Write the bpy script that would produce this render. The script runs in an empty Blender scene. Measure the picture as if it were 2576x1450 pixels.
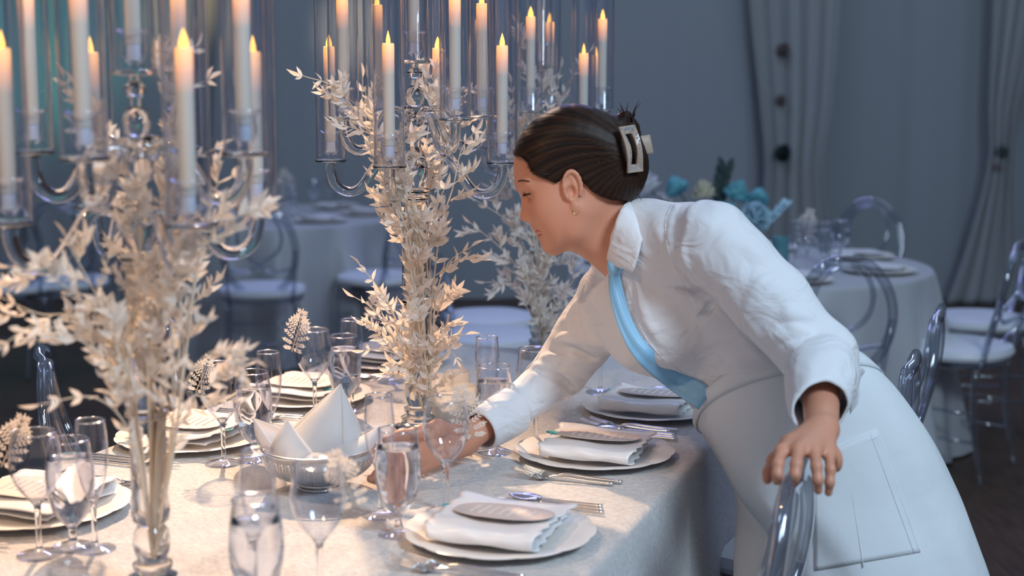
import bpy, bmesh, math, random
import numpy as np
from mathutils import Vector, Matrix
from mathutils.bvhtree import BVHTree

S = bpy.context.scene
COL = S.collection
PI = math.pi
FPX = 50 / 36 * 2576
PITCH = math.radians(8.11)
CZ = 1.49
TZ = 0.75                                   # height of the table top


def lin(r, g, b):
    f = lambda c: (c / 255) / 12.92 if c / 255 <= 0.04045 else ((c / 255 + 0.055) / 1.055) ** 2.4
    return (f(r), f(g), f(b), 1)


# ---------------------------------------------------------------- camera, world, lights, exposure
cam_d = bpy.data.cameras.new('camera')
cam = bpy.data.objects.new('camera', cam_d)
COL.objects.link(cam)
cam.location = (0, 0, CZ)
cam.rotation_euler = (PI / 2 - PITCH, 0, 0)
cam_d.lens = 50
cam_d.sensor_width = 36
cam_d.clip_start = 0.05
cam_d.dof.use_dof = True
cam_d.dof.focus_distance = 2.85
cam_d.dof.aperture_fstop = 2.6
S.camera = cam

S.view_settings.view_transform = 'Standard'
S.view_settings.look = 'None'
S.view_settings.gamma = 1
S.view_settings.use_curve_mapping = False
S.view_settings.exposure = 0.0
S.cycles.max_bounces = 14
S.cycles.transmission_bounces = 12
S.cycles.glossy_bounces = 4
S.cycles.diffuse_bounces = 3
S.cycles.transparent_max_bounces = 48
S.cycles.use_denoising = True
S.cycles.sample_clamp_indirect = 4.0
S.cycles.blur_glossy = 0.5

W = bpy.data.worlds.new('room_ambient')
S.world = W
W.use_nodes = True
W.node_tree.nodes['Background'].inputs[0].default_value = (0.34, 0.43, 0.58, 1)
W.node_tree.nodes['Background'].inputs[1].default_value = 0.40


def aim(o, target):
    d = Vector(target) - o.location
    o.rotation_euler = d.to_track_quat('-Z', 'Y').to_euler()


def light(name, kind, loc, target, power, color, size=0.3, spot=None, blend=0.5, sy=None):
    d = bpy.data.lights.new(name, kind)
    o = bpy.data.objects.new(name, d)
    COL.objects.link(o)
    o.location = loc
    d.energy = power
    d.color = color
    if kind == 'AREA':
        d.size = size
        if sy:
            d.shape = 'RECTANGLE'
            d.size_y = sy
    else:
        d.shadow_soft_size = size
    if kind == 'SPOT':
        d.spot_size = math.radians(spot)
        d.spot_blend = blend
    aim(o, target)
    return o


WARM = (1.0, 0.65, 0.38)
COOL = (0.66, 0.84, 1.0)
light('pin_spot_back', 'SPOT', (-1.3, 7.2, 4.6), (-0.58, 2.40, 0.75), 3100, WARM, 0.07, 20, 0.85)
light('fill_spot_left', 'SPOT', (-2.6, 2.6, 4.2), (-0.62, 2.05, 0.75), 190, WARM, 0.06, 28, 0.85)  # added warm fill for the near left of the table, not a known fixture
light('fill_spot_front', 'SPOT', (-1.5, -0.4, 3.7), (-0.50, 2.35, 1.15), 260, WARM, 0.10, 24, 0.9)  # extra fill, put in to brighten the candelabra leaves from the front
light('house_light_front', 'AREA', (1.9, 0.0, 3.3), (0.7, 2.7, 0.8), 105, COOL, 0.9)
light('house_light_overhead', 'AREA', (2.2, 4.2, 4.6), (1.6, 5.2, 0.5), 20, COOL, 1.5)
light('drape_wash', 'AREA', (0.6, 6.6, 4.9), (0.6, 9.9, 1.6), 30, (0.62, 0.78, 1.0), 5.0, sy=0.6)
light('teal_wash', 'SPOT', (-3.6, 8.1, 0.4), (-3.35, 9.9, 2.0), 90, (0.15, 1.0, 0.75), 0.2, 50, 0.9)
light('violet_streak_fill', 'AREA', (-0.2, 8.3, 4.6), (-0.2, 3.0, 1.5), 70, (0.35, 0.38, 1.0), 3.2, sy=0.25)  # added out-of-frame strip so the glass tubes pick up blue-violet streaks
light('amber_gobo_left', 'SPOT', (-1.8, 7.0, 4.2), (-2.2, 9.9, 1.95), 420, (1.0, 0.75, 0.35), 0.05, 12, 1.0)
light('amber_gobo_right', 'SPOT', (-1.0, 7.0, 4.2), (-1.12, 9.9, 1.92), 420, (1.0, 0.78, 0.5), 0.05, 9, 1.0)


# ---------------------------------------------------------------- picture -> place
def ray(px, py):
    x = (px - 1288) / FPX
    y = -(py - 725) / FPX
    return np.array((x, math.cos(PITCH) + y * math.sin(PITCH), -math.sin(PITCH) + y * math.cos(PITCH)))


def at(px, py, Y):
    d = ray(px, py)
    return Vector(d * (Y / d[1])) + Vector((0, 0, CZ))


def onz(px, py, z=TZ):
    d = ray(px, py)
    return Vector(d * ((z - CZ) / d[2])) + Vector((0, 0, CZ))


def smoothpts(pts, n):
    P = [np.array(p, float) for p in pts]
    P = [2 * P[0] - P[1]] + P + [2 * P[-1] - P[-2]]
    out = []
    m = len(P) - 3
    for s in range(n):
        t = s / (n - 1) * m
        i = min(int(t), m - 1)
        u = t - i
        a, b, c, d = P[i:i + 4]
        out.append(0.5 * (2 * b + (c - a) * u + (2 * a - 5 * b + 4 * c - d) * u * u + (3 * b - a - 3 * c + d) * u ** 3))
    return out


# ---------------------------------------------------------------- mesh builder
class MB:
    def __init__(self):
        self.v = []
        self.f = []

    def add(self, v, f, M=None):
        n = len(self.v)
        for p in v:
            p = Vector(p)
            self.v.append(tuple(M @ p) if M else tuple(p))
        for q in f:
            self.f.append([i + n for i in q])

    def lathe(self, prof, seg=32, M=None, rfun=None, closed=False):
        v, f, idx = [], [], []
        for r, z in prof:
            if r < 1e-6:
                idx.append([len(v)])
                v.append((0, 0, z))
            else:
                row = []
                for j in range(seg):
                    a = 2 * PI * j / seg
                    rr = rfun(r, z, a) if rfun else r
                    row.append(len(v))
                    v.append((rr * math.cos(a), rr * math.sin(a), z))
                idx.append(row)
        pairs = [(i, i + 1) for i in range(len(prof) - 1)]
        if closed:
            pairs.append((len(prof) - 1, 0))
        for i0, i1 in pairs:
            A, B = idx[i0], idx[i1]
            if len(A) == 1 and len(B) == 1:
                continue
            for j in range(seg):
                k = (j + 1) % seg
                if len(A) == 1:
                    f.append([A[0], B[k], B[j]])
                elif len(B) == 1:
                    f.append([A[j], A[k], B[0]])
                else:
                    f.append([A[j], A[k], B[k], B[j]])
        self.add(v, f, M)
        return self

    def tube(self, pts, rad, seg=10, closed=False, caps=True, M=None, flat=None):
        P = [Vector(p) for p in pts]
        n = len(P)
        if not hasattr(rad, '__len__'):
            rad = [rad] * n
        T = []
        for i in range(n):
            if closed:
                t = P[(i + 1) % n] - P[i - 1]
            else:
                t = P[min(i + 1, n - 1)] - P[max(i - 1, 0)]
            T.append(t.normalized() if t.length > 1e-9 else Vector((0, 0, 1)))
        up = Vector((0, 0, 1)) if abs(T[0].z) < 0.9 else Vector((1, 0, 0))
        N = (up - T[0] * up.dot(T[0])).normalized()
        v, f = [], []
        for i in range(n):
            N = (N - T[i] * N.dot(T[i]))
            N = N.normalized() if N.length > 1e-6 else T[i].orthogonal().normalized()
            B = T[i].cross(N)
            for j in range(seg):
                a = 2 * PI * j / seg
                fx = flat[0] if flat else 1
                fy = flat[1] if flat else 1
                v.append(P[i] + N * (rad[i] * fx * math.cos(a)) + B * (rad[i] * fy * math.sin(a)))
        for i in range(n if closed else n - 1):
            i2 = (i + 1) % n
            for j in range(seg):
                k = (j + 1) % seg
                f.append([i * seg + j, i * seg + k, i2 * seg + k, i2 * seg + j])
        if caps and not closed:
            f.append(list(range(seg - 1, -1, -1)))
            f.append([(n - 1) * seg + j for j in range(seg)])
        self.add(v, f, M)
        return self

    def box(self, sx, sy, sz, M=None, c=(0, 0, 0)):
        v = [(c[0] + x * sx / 2, c[1] + y * sy / 2, c[2] + z * sz / 2) for x in (-1, 1) for y in (-1, 1) for z in (-1, 1)]
        f = [[0, 1, 3, 2], [4, 6, 7, 5], [0, 4, 5, 1], [2, 3, 7, 6], [0, 2, 6, 4], [1, 5, 7, 3]]
        self.add(v, f, M)
        return self

    def grid(self, rows, wrap=False, M=None):
        v = [p for r in rows for p in r]
        m = len(rows[0])
        f = []
        for i in range(len(rows) - 1):
            for j in range(m if wrap else m - 1):
                k = (j + 1) % m
                f.append([i * m + j, i * m + k, (i + 1) * m + k, (i + 1) * m + j])
        self.add(v, f, M)
        return self

    def prism(self, outline, z0, z1, M=None):
        n = len(outline)
        v = [(x, y, z0) for x, y in outline] + [(x, y, z1) for x, y in outline]
        f = [list(range(n - 1, -1, -1)), list(range(n, 2 * n))]
        for i in range(n):
            k = (i + 1) % n
            f.append([i, k, n + k, n + i])
        self.add(v, f, M)
        return self

    def build(self, name, m, parent=None, smooth=True, sharp=40, solid=None, subsurf=0):
        me = bpy.data.meshes.new(name)
        me.from_pydata(self.v, [], self.f)
        me.update()
        if m:
            me.materials.append(m)
        if smooth:
            me.polygons.foreach_set('use_smooth', [True] * len(me.polygons))
            if sharp:
                me.set_sharp_from_angle(angle=math.radians(sharp))
        o = bpy.data.objects.new(name, me)
        COL.objects.link(o)
        if parent:
            o.parent = parent
        if solid:
            md = o.modifiers.new('thickness', 'SOLIDIFY')
            md.thickness = solid
            md.offset = 0
        if subsurf:
            md = o.modifiers.new('smooth', 'SUBSURF')
            md.levels = md.render_levels = subsurf
        return o


def tag(o, label=None, cat=None, group=None, kind=None):
    if label:
        o['label'] = label
    if cat:
        o['category'] = cat
    if group:
        o['group'] = group
    if kind:
        o['kind'] = kind
    return o


def thing(name, label, cat, loc=(0, 0, 0), rotz=0.0, group=None):
    o = bpy.data.objects.new(name, None)
    COL.objects.link(o)
    o.empty_display_size = 0.05
    o.location = loc
    o.rotation_euler = (0, 0, rotz)
    return tag(o, label, cat, group)


def dup(root, loc, rotz, label=None, group=None, cat=None):
    def cp(o, par):
        c = o.copy()
        COL.objects.link(c)
        if par:
            c.parent = par
        for ch in list(o.children):
            cp(ch, c)
        return c
    r = cp(root, None)
    r.location = loc
    r.rotation_euler = (0, 0, rotz)
    return tag(r, label, cat, group)


# ---------------------------------------------------------------- materials
def mat(name, color, rough=0.5, **kw):
    m = bpy.data.materials.new(name)
    m.use_nodes = True
    b = m.node_tree.nodes['Principled BSDF']
    b.inputs['Base Color'].default_value = color if len(color) == 4 else (*color, 1)
    b.inputs['Roughness'].default_value = rough
    for k, v in kw.items():
        b.inputs[k.replace('_', ' ')].default_value = v
    return m


def bump(m, scale, strength, detail=4, dist=0.002, stretch=None, coord='Object'):
    nt = m.node_tree
    b = nt.nodes['Principled BSDF']
    tc = nt.nodes.new('ShaderNodeTexCoord')
    mp = nt.nodes.new('ShaderNodeMapping')
    if stretch:
        mp.inputs['Scale'].default_value = stretch
    n = nt.nodes.new('ShaderNodeTexNoise')
    n.inputs['Scale'].default_value = scale
    n.inputs['Detail'].default_value = detail
    bp = nt.nodes.new('ShaderNodeBump')
    bp.inputs['Strength'].default_value = strength
    bp.inputs['Distance'].default_value = dist
    nt.links.new(tc.outputs[coord], mp.inputs['Vector'])
    nt.links.new(mp.outputs[0], n.inputs['Vector'])
    nt.links.new(n.outputs['Fac'], bp.inputs['Height'])
    nt.links.new(bp.outputs[0], b.inputs['Normal'])
    return n


def mottle(m, noise, c0, c1, lo=0.3, hi=0.7):
    nt = m.node_tree
    r = nt.nodes.new('ShaderNodeValToRGB')
    r.color_ramp.elements[0].position = lo
    r.color_ramp.elements[1].position = hi
    r.color_ramp.elements[0].color = c0
    r.color_ramp.elements[1].color = c1
    nt.links.new(noise.outputs['Fac'], r.inputs[0])
    nt.links.new(r.outputs[0], nt.nodes['Principled BSDF'].inputs['Base Color'])


def thin_glass(name, tint=(0.97, 0.98, 1.0, 1), edge=0.55, power=3.0, base=0.03, rough=0.02):
    m = bpy.data.materials.new(name)
    m.use_nodes = True
    nt = m.node_tree
    nt.nodes.clear()
    out = nt.nodes.new('ShaderNodeOutputMaterial')
    mix = nt.nodes.new('ShaderNodeMixShader')
    tr = nt.nodes.new('ShaderNodeBsdfTransparent')
    tr.inputs[0].default_value = tint
    gl = nt.nodes.new('ShaderNodeBsdfGlossy')
    gl.inputs['Roughness'].default_value = rough
    gl.inputs['Color'].default_value = (0.95, 0.96, 1, 1)
    lw = nt.nodes.new('ShaderNodeLayerWeight')
    lw.inputs[0].default_value = 0.5
    pw = nt.nodes.new('ShaderNodeMath')
    pw.operation = 'POWER'
    pw.inputs[1].default_value = power
    ml = nt.nodes.new('ShaderNodeMath')
    ml.operation = 'MULTIPLY_ADD'
    ml.inputs[1].default_value = edge
    ml.inputs[2].default_value = base
    nt.links.new(lw.outputs['Facing'], pw.inputs[0])
    nt.links.new(pw.outputs[0], ml.inputs[0])
    nt.links.new(ml.outputs[0], mix.inputs[0])
    nt.links.new(tr.outputs[0], mix.inputs[1])
    nt.links.new(gl.outputs[0], mix.inputs[2])
    nt.links.new(mix.outputs[0], out.inputs[0])
    return m


def solid_glass(name, color=(1, 1, 1, 1), ior=1.45, rough=0.0):
    m = bpy.data.materials.new(name)
    m.use_nodes = True
    nt = m.node_tree
    nt.nodes.clear()
    out = nt.nodes.new('ShaderNodeOutputMaterial')
    g = nt.nodes.new('ShaderNodeBsdfGlass')
    g.inputs['Color'].default_value = color
    g.inputs['IOR'].default_value = ior
    g.inputs['Roughness'].default_value = rough
    nt.links.new(g.outputs[0], out.inputs[0])
    return m


def leafy(name, color, trans=0.35, rough=0.6):
    m = mat(name, color, rough)
    nt = m.node_tree
    b = nt.nodes['Principled BSDF']
    t = nt.nodes.new('ShaderNodeBsdfTranslucent')
    t.inputs[0].default_value = color
    mx = nt.nodes.new('ShaderNodeMixShader')
    mx.inputs[0].default_value = trans
    out = [n for n in nt.nodes if n.type == 'OUTPUT_MATERIAL'][0]
    nt.links.new(b.outputs[0], mx.inputs[1])
    nt.links.new(t.outputs[0], mx.inputs[2])
    nt.links.new(mx.outputs[0], out.inputs[0])
    return m


M = {}
M['tube'] = thin_glass('hurricane_glass', edge=0.90, power=2.2, base=0.05)
M['bowl'] = thin_glass('stemware_glass', edge=0.95, power=2.4, base=0.03)
M['crystal'] = solid_glass('crystal')
M['stem'] = solid_glass('stem_glass')
M['water'] = solid_glass('water', ior=1.33)
M['chair'] = thin_glass('clear_resin', (0.80, 0.83, 0.87, 1), edge=0.80, power=1.3, base=0.11, rough=0.05)
M['cushion'] = mat('white_cushion_vinyl', lin(226, 230, 238), 0.45)
M['leaf'] = leafy('bleached_leaf', (0.88, 0.81, 0.74, 1), 0.35)
M['twig'] = mat('bleached_twig', (0.70, 0.60, 0.48, 1), 0.6)
M['napkin'] = mat('satin_napkin', (0.86, 0.85, 0.86, 1), 0.32, Sheen_Weight=0.2)
bump(M['napkin'], 900, 0.05)
M['linen'] = leafy('white_linen', (0.88, 0.86, 0.86, 1), 0.35, 0.7)
M['china'] = mat('glazed_china', (0.86, 0.82, 0.78, 1), 0.25)
M['silver'] = mat('polished_steel', (0.82, 0.81, 0.80, 1), 0.2, Metallic=1.0)
M['silver_rim'] = thin_glass('polished_rim', (0.9, 0.9, 0.9, 1), edge=0.5, power=1.0, base=0.45, rough=0.08)
M['teal'] = mat('teal_card', lin(24, 160, 170), 0.6)
M['menu'] = mat('vellum_card', lin(206, 192, 186), 0.55)
M['ink'] = mat('white_ink', (0.9, 0.88, 0.86, 1), 0.6)
M['cloth'] = mat('chenille_cloth', (0.62, 0.60, 0.60, 1), 0.85, Sheen_Weight=0.35)
nz = bump(M['cloth'], 130, 0.9, 6, 0.006, stretch=(1.0, 2.2, 1.0))
mottle(M['cloth'], nz, (0.50, 0.49, 0.50, 1), (0.74, 0.72, 0.71, 1), 0.35, 0.66)
M['gcloth'] = mat('satin_table_cloth', (0.46, 0.47, 0.50, 1), 0.45, Sheen_Weight=0.3)
M['wood'] = mat('dark_wood_floor', (0.045, 0.026, 0.018, 1), 0.45)
nz = bump(M['wood'], 6, 0.15, 8, 0.004, stretch=(12, 1, 1))
mottle(M['wood'], nz, (0.036, 0.018, 0.011, 1), (0.095, 0.048, 0.026, 1))
M['drape'] = mat('grey_drape', (0.36, 0.39, 0.43, 1), 0.9)
M['sheer'] = leafy('sheer_drape', (0.52, 0.54, 0.56, 1), 0.3, 0.9)
M['skin'] = mat('skin', lin(214, 150, 122), 0.48)
M['skin'].node_tree.nodes['Principled BSDF'].inputs['Subsurface Weight'].default_value = 0.12
M['skin'].node_tree.nodes['Principled BSDF'].inputs['Subsurface Radius'].default_value = (0.01, 0.004, 0.002)
M['shirt'] = mat('white_cotton', (0.80, 0.80, 0.83, 1), 0.75, Sheen_Weight=0.15)
_n = bump(M['shirt'], 11, 0.55, 2.5, 0.02, stretch=(1.0, 1.0, 1.6))
_n.inputs['Distortion'].default_value = 1.2
M['apron'] = mat('white_apron_cotton', (0.76, 0.79, 0.82, 1), 0.8)
bump(M['apron'], 9, 0.25, 3, 0.02)
M['tie'] = mat('pale_blue_satin', lin(140, 196, 232), 0.42, Sheen_Weight=0.3)
M['hair_strand'] = mat('brown_strand', (0.022, 0.010, 0.006, 1), 0.5)
M['lash'] = mat('dark_lash', (0.02, 0.012, 0.01, 1), 0.6)
M['brow'] = mat('brown_brow', (0.10, 0.05, 0.03, 1), 0.7)
M['lip'] = mat('lips', lin(176, 96, 86), 0.4)
M['gold'] = mat('gold_metal', (0.8, 0.55, 0.25, 1), 0.25, Metallic=1.0)
M['acetate'] = mat('taupe_acetate', lin(178, 158, 142), 0.3)
M['gem'] = mat('crystal_stone', (0.9, 0.95, 1, 1), 0.08, Metallic=0.9)
M['cap'] = leafy('candle_cap', (0.80, 0.84, 0.92, 1), 0.2)
M['frost'] = leafy('frosted_glass', (0.80, 0.78, 0.74, 1), 0.6)
nt = M['frost'].node_tree
_mx = [n for n in nt.nodes if n.type == 'MIX_SHADER'][0]
_tr = nt.nodes.new('ShaderNodeBsdfTransparent')
_m2 = nt.nodes.new('ShaderNodeMixShader')
_m2.inputs[0].default_value = 0.45
nt.links.new(_mx.outputs[0], _m2.inputs[1])
nt.links.new(_tr.outputs[0], _m2.inputs[2])
nt.links.new(_m2.outputs[0], [n for n in nt.nodes if n.type == 'OUTPUT_MATERIAL'][0].inputs[0])
M['wax'] = leafy('ivory_wax', (0.80, 0.72, 0.58, 1), 0.3)
M['rose_teal'] = leafy('teal_petal', lin(120, 196, 208), 0.3)
M['rose_cream'] = leafy('cream_petal', lin(226, 220, 196), 0.25)
M['rose_blue'] = leafy('pale_blue_petal', lin(196, 230, 244), 0.3)
M['rose_white'] = leafy('white_petal', lin(226, 226, 234), 0.25)
M['green'] = leafy('dark_leaf', (0.03, 0.06, 0.06, 1), 0.15)
M['mauve'] = leafy('dusky_petal', lin(150, 130, 134), 0.2)


def candle_material():
    m = mat('ivory_led_candle', (0.74, 0.68, 0.58, 1), 0.4)
    nt = m.node_tree
    b = nt.nodes['Principled BSDF']
    tc = nt.nodes.new('ShaderNodeTexCoord')
    sx = nt.nodes.new('ShaderNodeSeparateXYZ')
    mr = nt.nodes.new('ShaderNodeMapRange')
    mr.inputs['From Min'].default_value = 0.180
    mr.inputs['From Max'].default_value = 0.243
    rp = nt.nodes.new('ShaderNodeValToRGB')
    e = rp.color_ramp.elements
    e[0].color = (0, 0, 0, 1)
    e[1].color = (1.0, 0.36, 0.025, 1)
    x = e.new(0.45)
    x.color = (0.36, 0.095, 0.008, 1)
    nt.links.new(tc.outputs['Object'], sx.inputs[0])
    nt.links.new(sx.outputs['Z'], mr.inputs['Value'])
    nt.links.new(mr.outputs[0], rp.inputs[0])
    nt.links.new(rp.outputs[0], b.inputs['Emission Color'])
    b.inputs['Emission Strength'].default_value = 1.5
    return m


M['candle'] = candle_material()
M['flame'] = mat('led_flame', (1, 0.6, 0.2, 1), 0.5)
M['flame'].node_tree.nodes['Principled BSDF'].inputs['Emission Color'].default_value = (1.0, 0.46, 0.07, 1)
M['flame'].node_tree.nodes['Principled BSDF'].inputs['Emission Strength'].default_value = 2.6

# ---------------------------------------------------------------- the room
AX = Vector((0.342, 0.940, 0))               # along the banquet table, away from the camera
BX = Vector((0.940, -0.342, 0))              # across it, to the diners on the right
TC = Vector((-0.18, 2.993, TZ))              # a point on the table's centre line
TROT = math.atan2(BX.y, BX.x)


def tpos(a, b, z=0.0):
    return TC + AX * a + BX * b + Vector((0, 0, z))


mb = MB()
mb.box(16, 16, 0.1, c=(0, 4, -0.05))
tag(mb.build('floor', M['wood'], smooth=False), kind='structure')

rows = []
for z in (0.0, 1.6, 3.2, 5.4):
    r = []
    for i in range(421):
        x = -8 + i * 16 / 420
        fold = 0.03 * math.sin(x * 2.9) + 0.012 * math.sin(x * 13.7 + 1.0) + 0.006 * math.sin(x * 29 + 2)
        r.append((x, 9.95 + fold, z))
    rows.append(r)
tag(MB().grid(rows).build('wall_back', M['drape'], sharp=0), kind='structure')
for s, nm in ((-1, 'wall_left'), (1, 'wall_right')):
    rows = []
    for z in (0.0, 5.4):
        rows.append([(s * (7.6 + 0.04 * math.sin(y * 6)), y, z) for y in [-4 + i * 0.1 for i in range(141)]])
    tag(MB().grid(rows).build(nm, M['drape'], sharp=0), kind='structure')


def gathered_panel(label, knots, Y, seed):
    """a sheer panel: knots = (px left, px right, py) rows at distance Y"""
    rnd = random.Random(seed)
    ph = rnd.random() * 6
    kn = smoothpts([(l, r, y) for l, r, y in knots], 30)
    rows = []
    for l, r, y in kn:
        row = []
        L, R = at(l, y, Y), at(r, y, Y)
        for j in range(49):
            t = j / 48
            p = L.lerp(R, t)
            row.append((p.x, Y - 0.06 - 0.03 * math.sin(t * 26 + ph) - 0.015 * math.sin(t * 57 + ph), max(p.z, 0.01)))
        rows.append(row)
    return tag(MB().grid(rows).build('sheer_drape', M['sheer'], sharp=0, solid=0.006), label, 'drape')


gathered_panel('sheer drape panel studded with roses, hanging behind the teal flower arrangement',
               [(1855, 2125, -420), (1880, 2105, 0), (1905, 2085, 250), (1918, 2062, 430), (1895, 2085, 620), (1870, 2110, 770)], 9.75, 1)
gathered_panel('sheer drape tied back at the right photo edge, hem spread on the floor',
               [(2500, 2760, -420), (2490, 2640, 0), (2480, 2560, 260), (2478, 2540, 410), (2430, 2545, 600), (2370, 2560, 774)], 9.7, 2)
gathered_panel('narrow sheer drape swag hanging behind the nearest candelabra at upper left',
               [(470, 560, -420), (482, 552, 0), (492, 546, 250), (500, 540, 420), (470, 560, 640), (450, 590, 770)], 9.75, 3)


def rose_mesh(R, seed, n=16):
    rnd = random.Random(seed)
    mb = MB()
    for k in range(n):
        t = k / (n - 1)
        a = k * 2.4
        rad = R * (0.12 + 0.75 * t)
        h = R * (1.05 - 0.55 * t)
        wid = R * (0.35 + 0.5 * t)
        tilt = 0.15 + 0.9 * t
        rows = []
        for i in range(5):
            s = i / 4
            row = []
            for j in range(6):
                u = j / 5 * 2 - 1
                w = wid * math.sin(PI * min(0.97, 0.16 + 0.72 * s))
                x = rad * 0.55 + h * math.sin(tilt) * s * 0.7 - 0.25 * wid * u * u
                z = h * math.cos(tilt) * s + R * 0.12 * s * s
                y = w * u
                ca, sa = math.cos(a), math.sin(a)
                row.append((x * ca - y * sa, x * sa + y * ca, z + rnd.uniform(-.02, .02) * R))
            rows.append(row)
        mb.grid(rows)
    return mb


def rose(label, p, R, m, tilt=(0, 0, 0), seed=0, group=None, name='rose'):
    o = rose_mesh(R, seed).build(name, m, sharp=0, solid=0.0015)
    o.location = p
    o.rotation_euler = tilt
    return tag(o, label, 'flower', group)


for lab, px, py, R in (('dusky rose pinned high on the sheer drape panel', 1968, 125, 0.06),
                       ('small dusky rose pinned midway up the sheer drape panel', 1962, 252, 0.05),
                       ('dark rose at the gathered tie of the sheer drape panel', 1966, 384, 0.075),
                       ('dark rose at the tie of the right edge drape', 2512, 382, 0.075),
                       ('dark rose just below the tie of the right edge drape', 2500, 420, 0.06)):
    rose(lab, at(px, py, 9.665), R, M['mauve'] if R < 0.07 else M['green'], (PI / 2, 0, 0.2), seed=px, group='roses pinned on the drapes')

# ---------------------------------------------------------------- banquet table
A0, A1, B0, B1 = -2.1, 1.0, -0.575, 0.593
tb = thing('banquet_table', 'long banquet table under a silvery chenille cloth carrying the three candelabra', 'table', (TC.x, TC.y, 0), TROT)
# local frame: x = BX, y = AX
mb = MB()
mb.box(B1 - B0 - 0.05, A1 - A0 - 0.05, 0.03, c=((B0 + B1) / 2, (A0 + A1) / 2, TZ - 0.027))
mb.build('table_top', M['wood'], tb, smooth=False)
for x in (B0 + 0.15, B1 - 0.15):
    for y in (A0 + 0.2, A1 - 0.2):
        MB().tube([(x, y, 0), (x, y, TZ - 0.04)], 0.02).build('leg', M['silver'], tb)


def rrect(x0, x1, y0, y1, r, n_side, n_c=6):
    pts = []
    for cx, cy, a0 in ((x1 - r, y0 + r, -PI / 2), (x1 - r, y1 - r, 0), (x0 + r, y1 - r, PI / 2), (x0 + r, y0 + r, PI)):
        for i in range(n_c + 1):
            a = a0 + PI / 2 * i / n_c
            pts.append((cx + r * math.cos(a), cy + r * math.sin(a), math.cos(a), math.sin(a)))
    out = []
    n = len(pts)
    for i in range(n):
        a, b = pts[i], pts[(i + 1) % n]
        d = math.hypot(b[0] - a[0], b[1] - a[1])
        k = max(1, int(d / n_side))
        for j in range(k):
            t = j / k
            out.append(tuple(a[q] * (1 - t) + b[q] * t for q in range(4)))
    return out


loop = rrect(B0, B1, A0, A1, 0.03, 0.035)
rows = []
cxm, cym = (B0 + B1) / 2, (A0 + A1) / 2
for s in (0.0, 0.4, 0.8, 0.97):
    rows.append([(cxm + (x - nx * 0.012 - cxm) * s, cym + (y - ny * 0.012 - cym) * s, TZ) for x, y, nx, ny in loop])
for off, z in ((-0.012, TZ), (-0.004, TZ - 0.003), (0.001, TZ - 0.012)):
    rows.append([(x + nx * off, y + ny * off, z) for x, y, nx, ny in loop])
for i in range(1, 15):
    t = i / 14
    z = TZ - 0.012 - t * (TZ - 0.018)
    row = []
    for q, (x, y, nx, ny) in enumerate(loop):
        s = x * 9.0 + y * 9.0
        w = 0.020 * t * (math.sin(s) + 0.6 * math.sin(s * 2.3 + 1.2) + 0.25 * math.sin(s * 5.1))
        fl = 0.006 + 0.035 * t + w
        row.append((x + nx * fl, y + ny * fl, z))
    rows.append(row)
cl = MB().grid(rows, wrap=True).build('tablecloth', M['cloth'], sharp=0)
cl.location = (TC.x, TC.y, 0.001)
cl.rotation_euler = (0, 0, TROT)
tag(cl, 'silvery textured chenille cloth draped over the long banquet table to the floor', 'tablecloth')

# ---------------------------------------------------------------- candelabra
CAND = [('nearest', Vector((-0.525, 2.0, TZ + 0.002)), -55, -10),
        ('middle', Vector((-0.203, 3.0, TZ + 0.002)), -102, -57),
        ('farthest', Vector((0.076, 3.83, TZ + 0.002)), -55, -10)]


def cup_profile(z0):
    o = [(0.0, z0 + 0.006), (0.006, z0 + 0.006), (0.006, z0 + 0.014), (0.013, z0 + 0.019), (0.0185, z0 + 0.029), (0.0185, z0 + 0.042),
         (0.0165, z0 + 0.052), (0.019, z0 + 0.060), (0.0255, z0 + 0.064)]
    i = [(0.0250, z0 + 0.0655), (0.018, z0 + 0.0615), (0.0148, z0 + 0.052), (0.0165, z0 + 0.042), (0.0165, z0 + 0.03), (0.012, z0 + 0.022), (0.0, z0 + 0.020)]
    return o + i


def plate_profile(z0, r=0.0335):
    return [(0, z0 - 0.001), (r - 0.003, z0 - 0.001), (r, z0 + 0.001), (r, z0 + 0.005), (r - 0.002, z0 + 0.006), (0, z0 + 0.006)]


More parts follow.
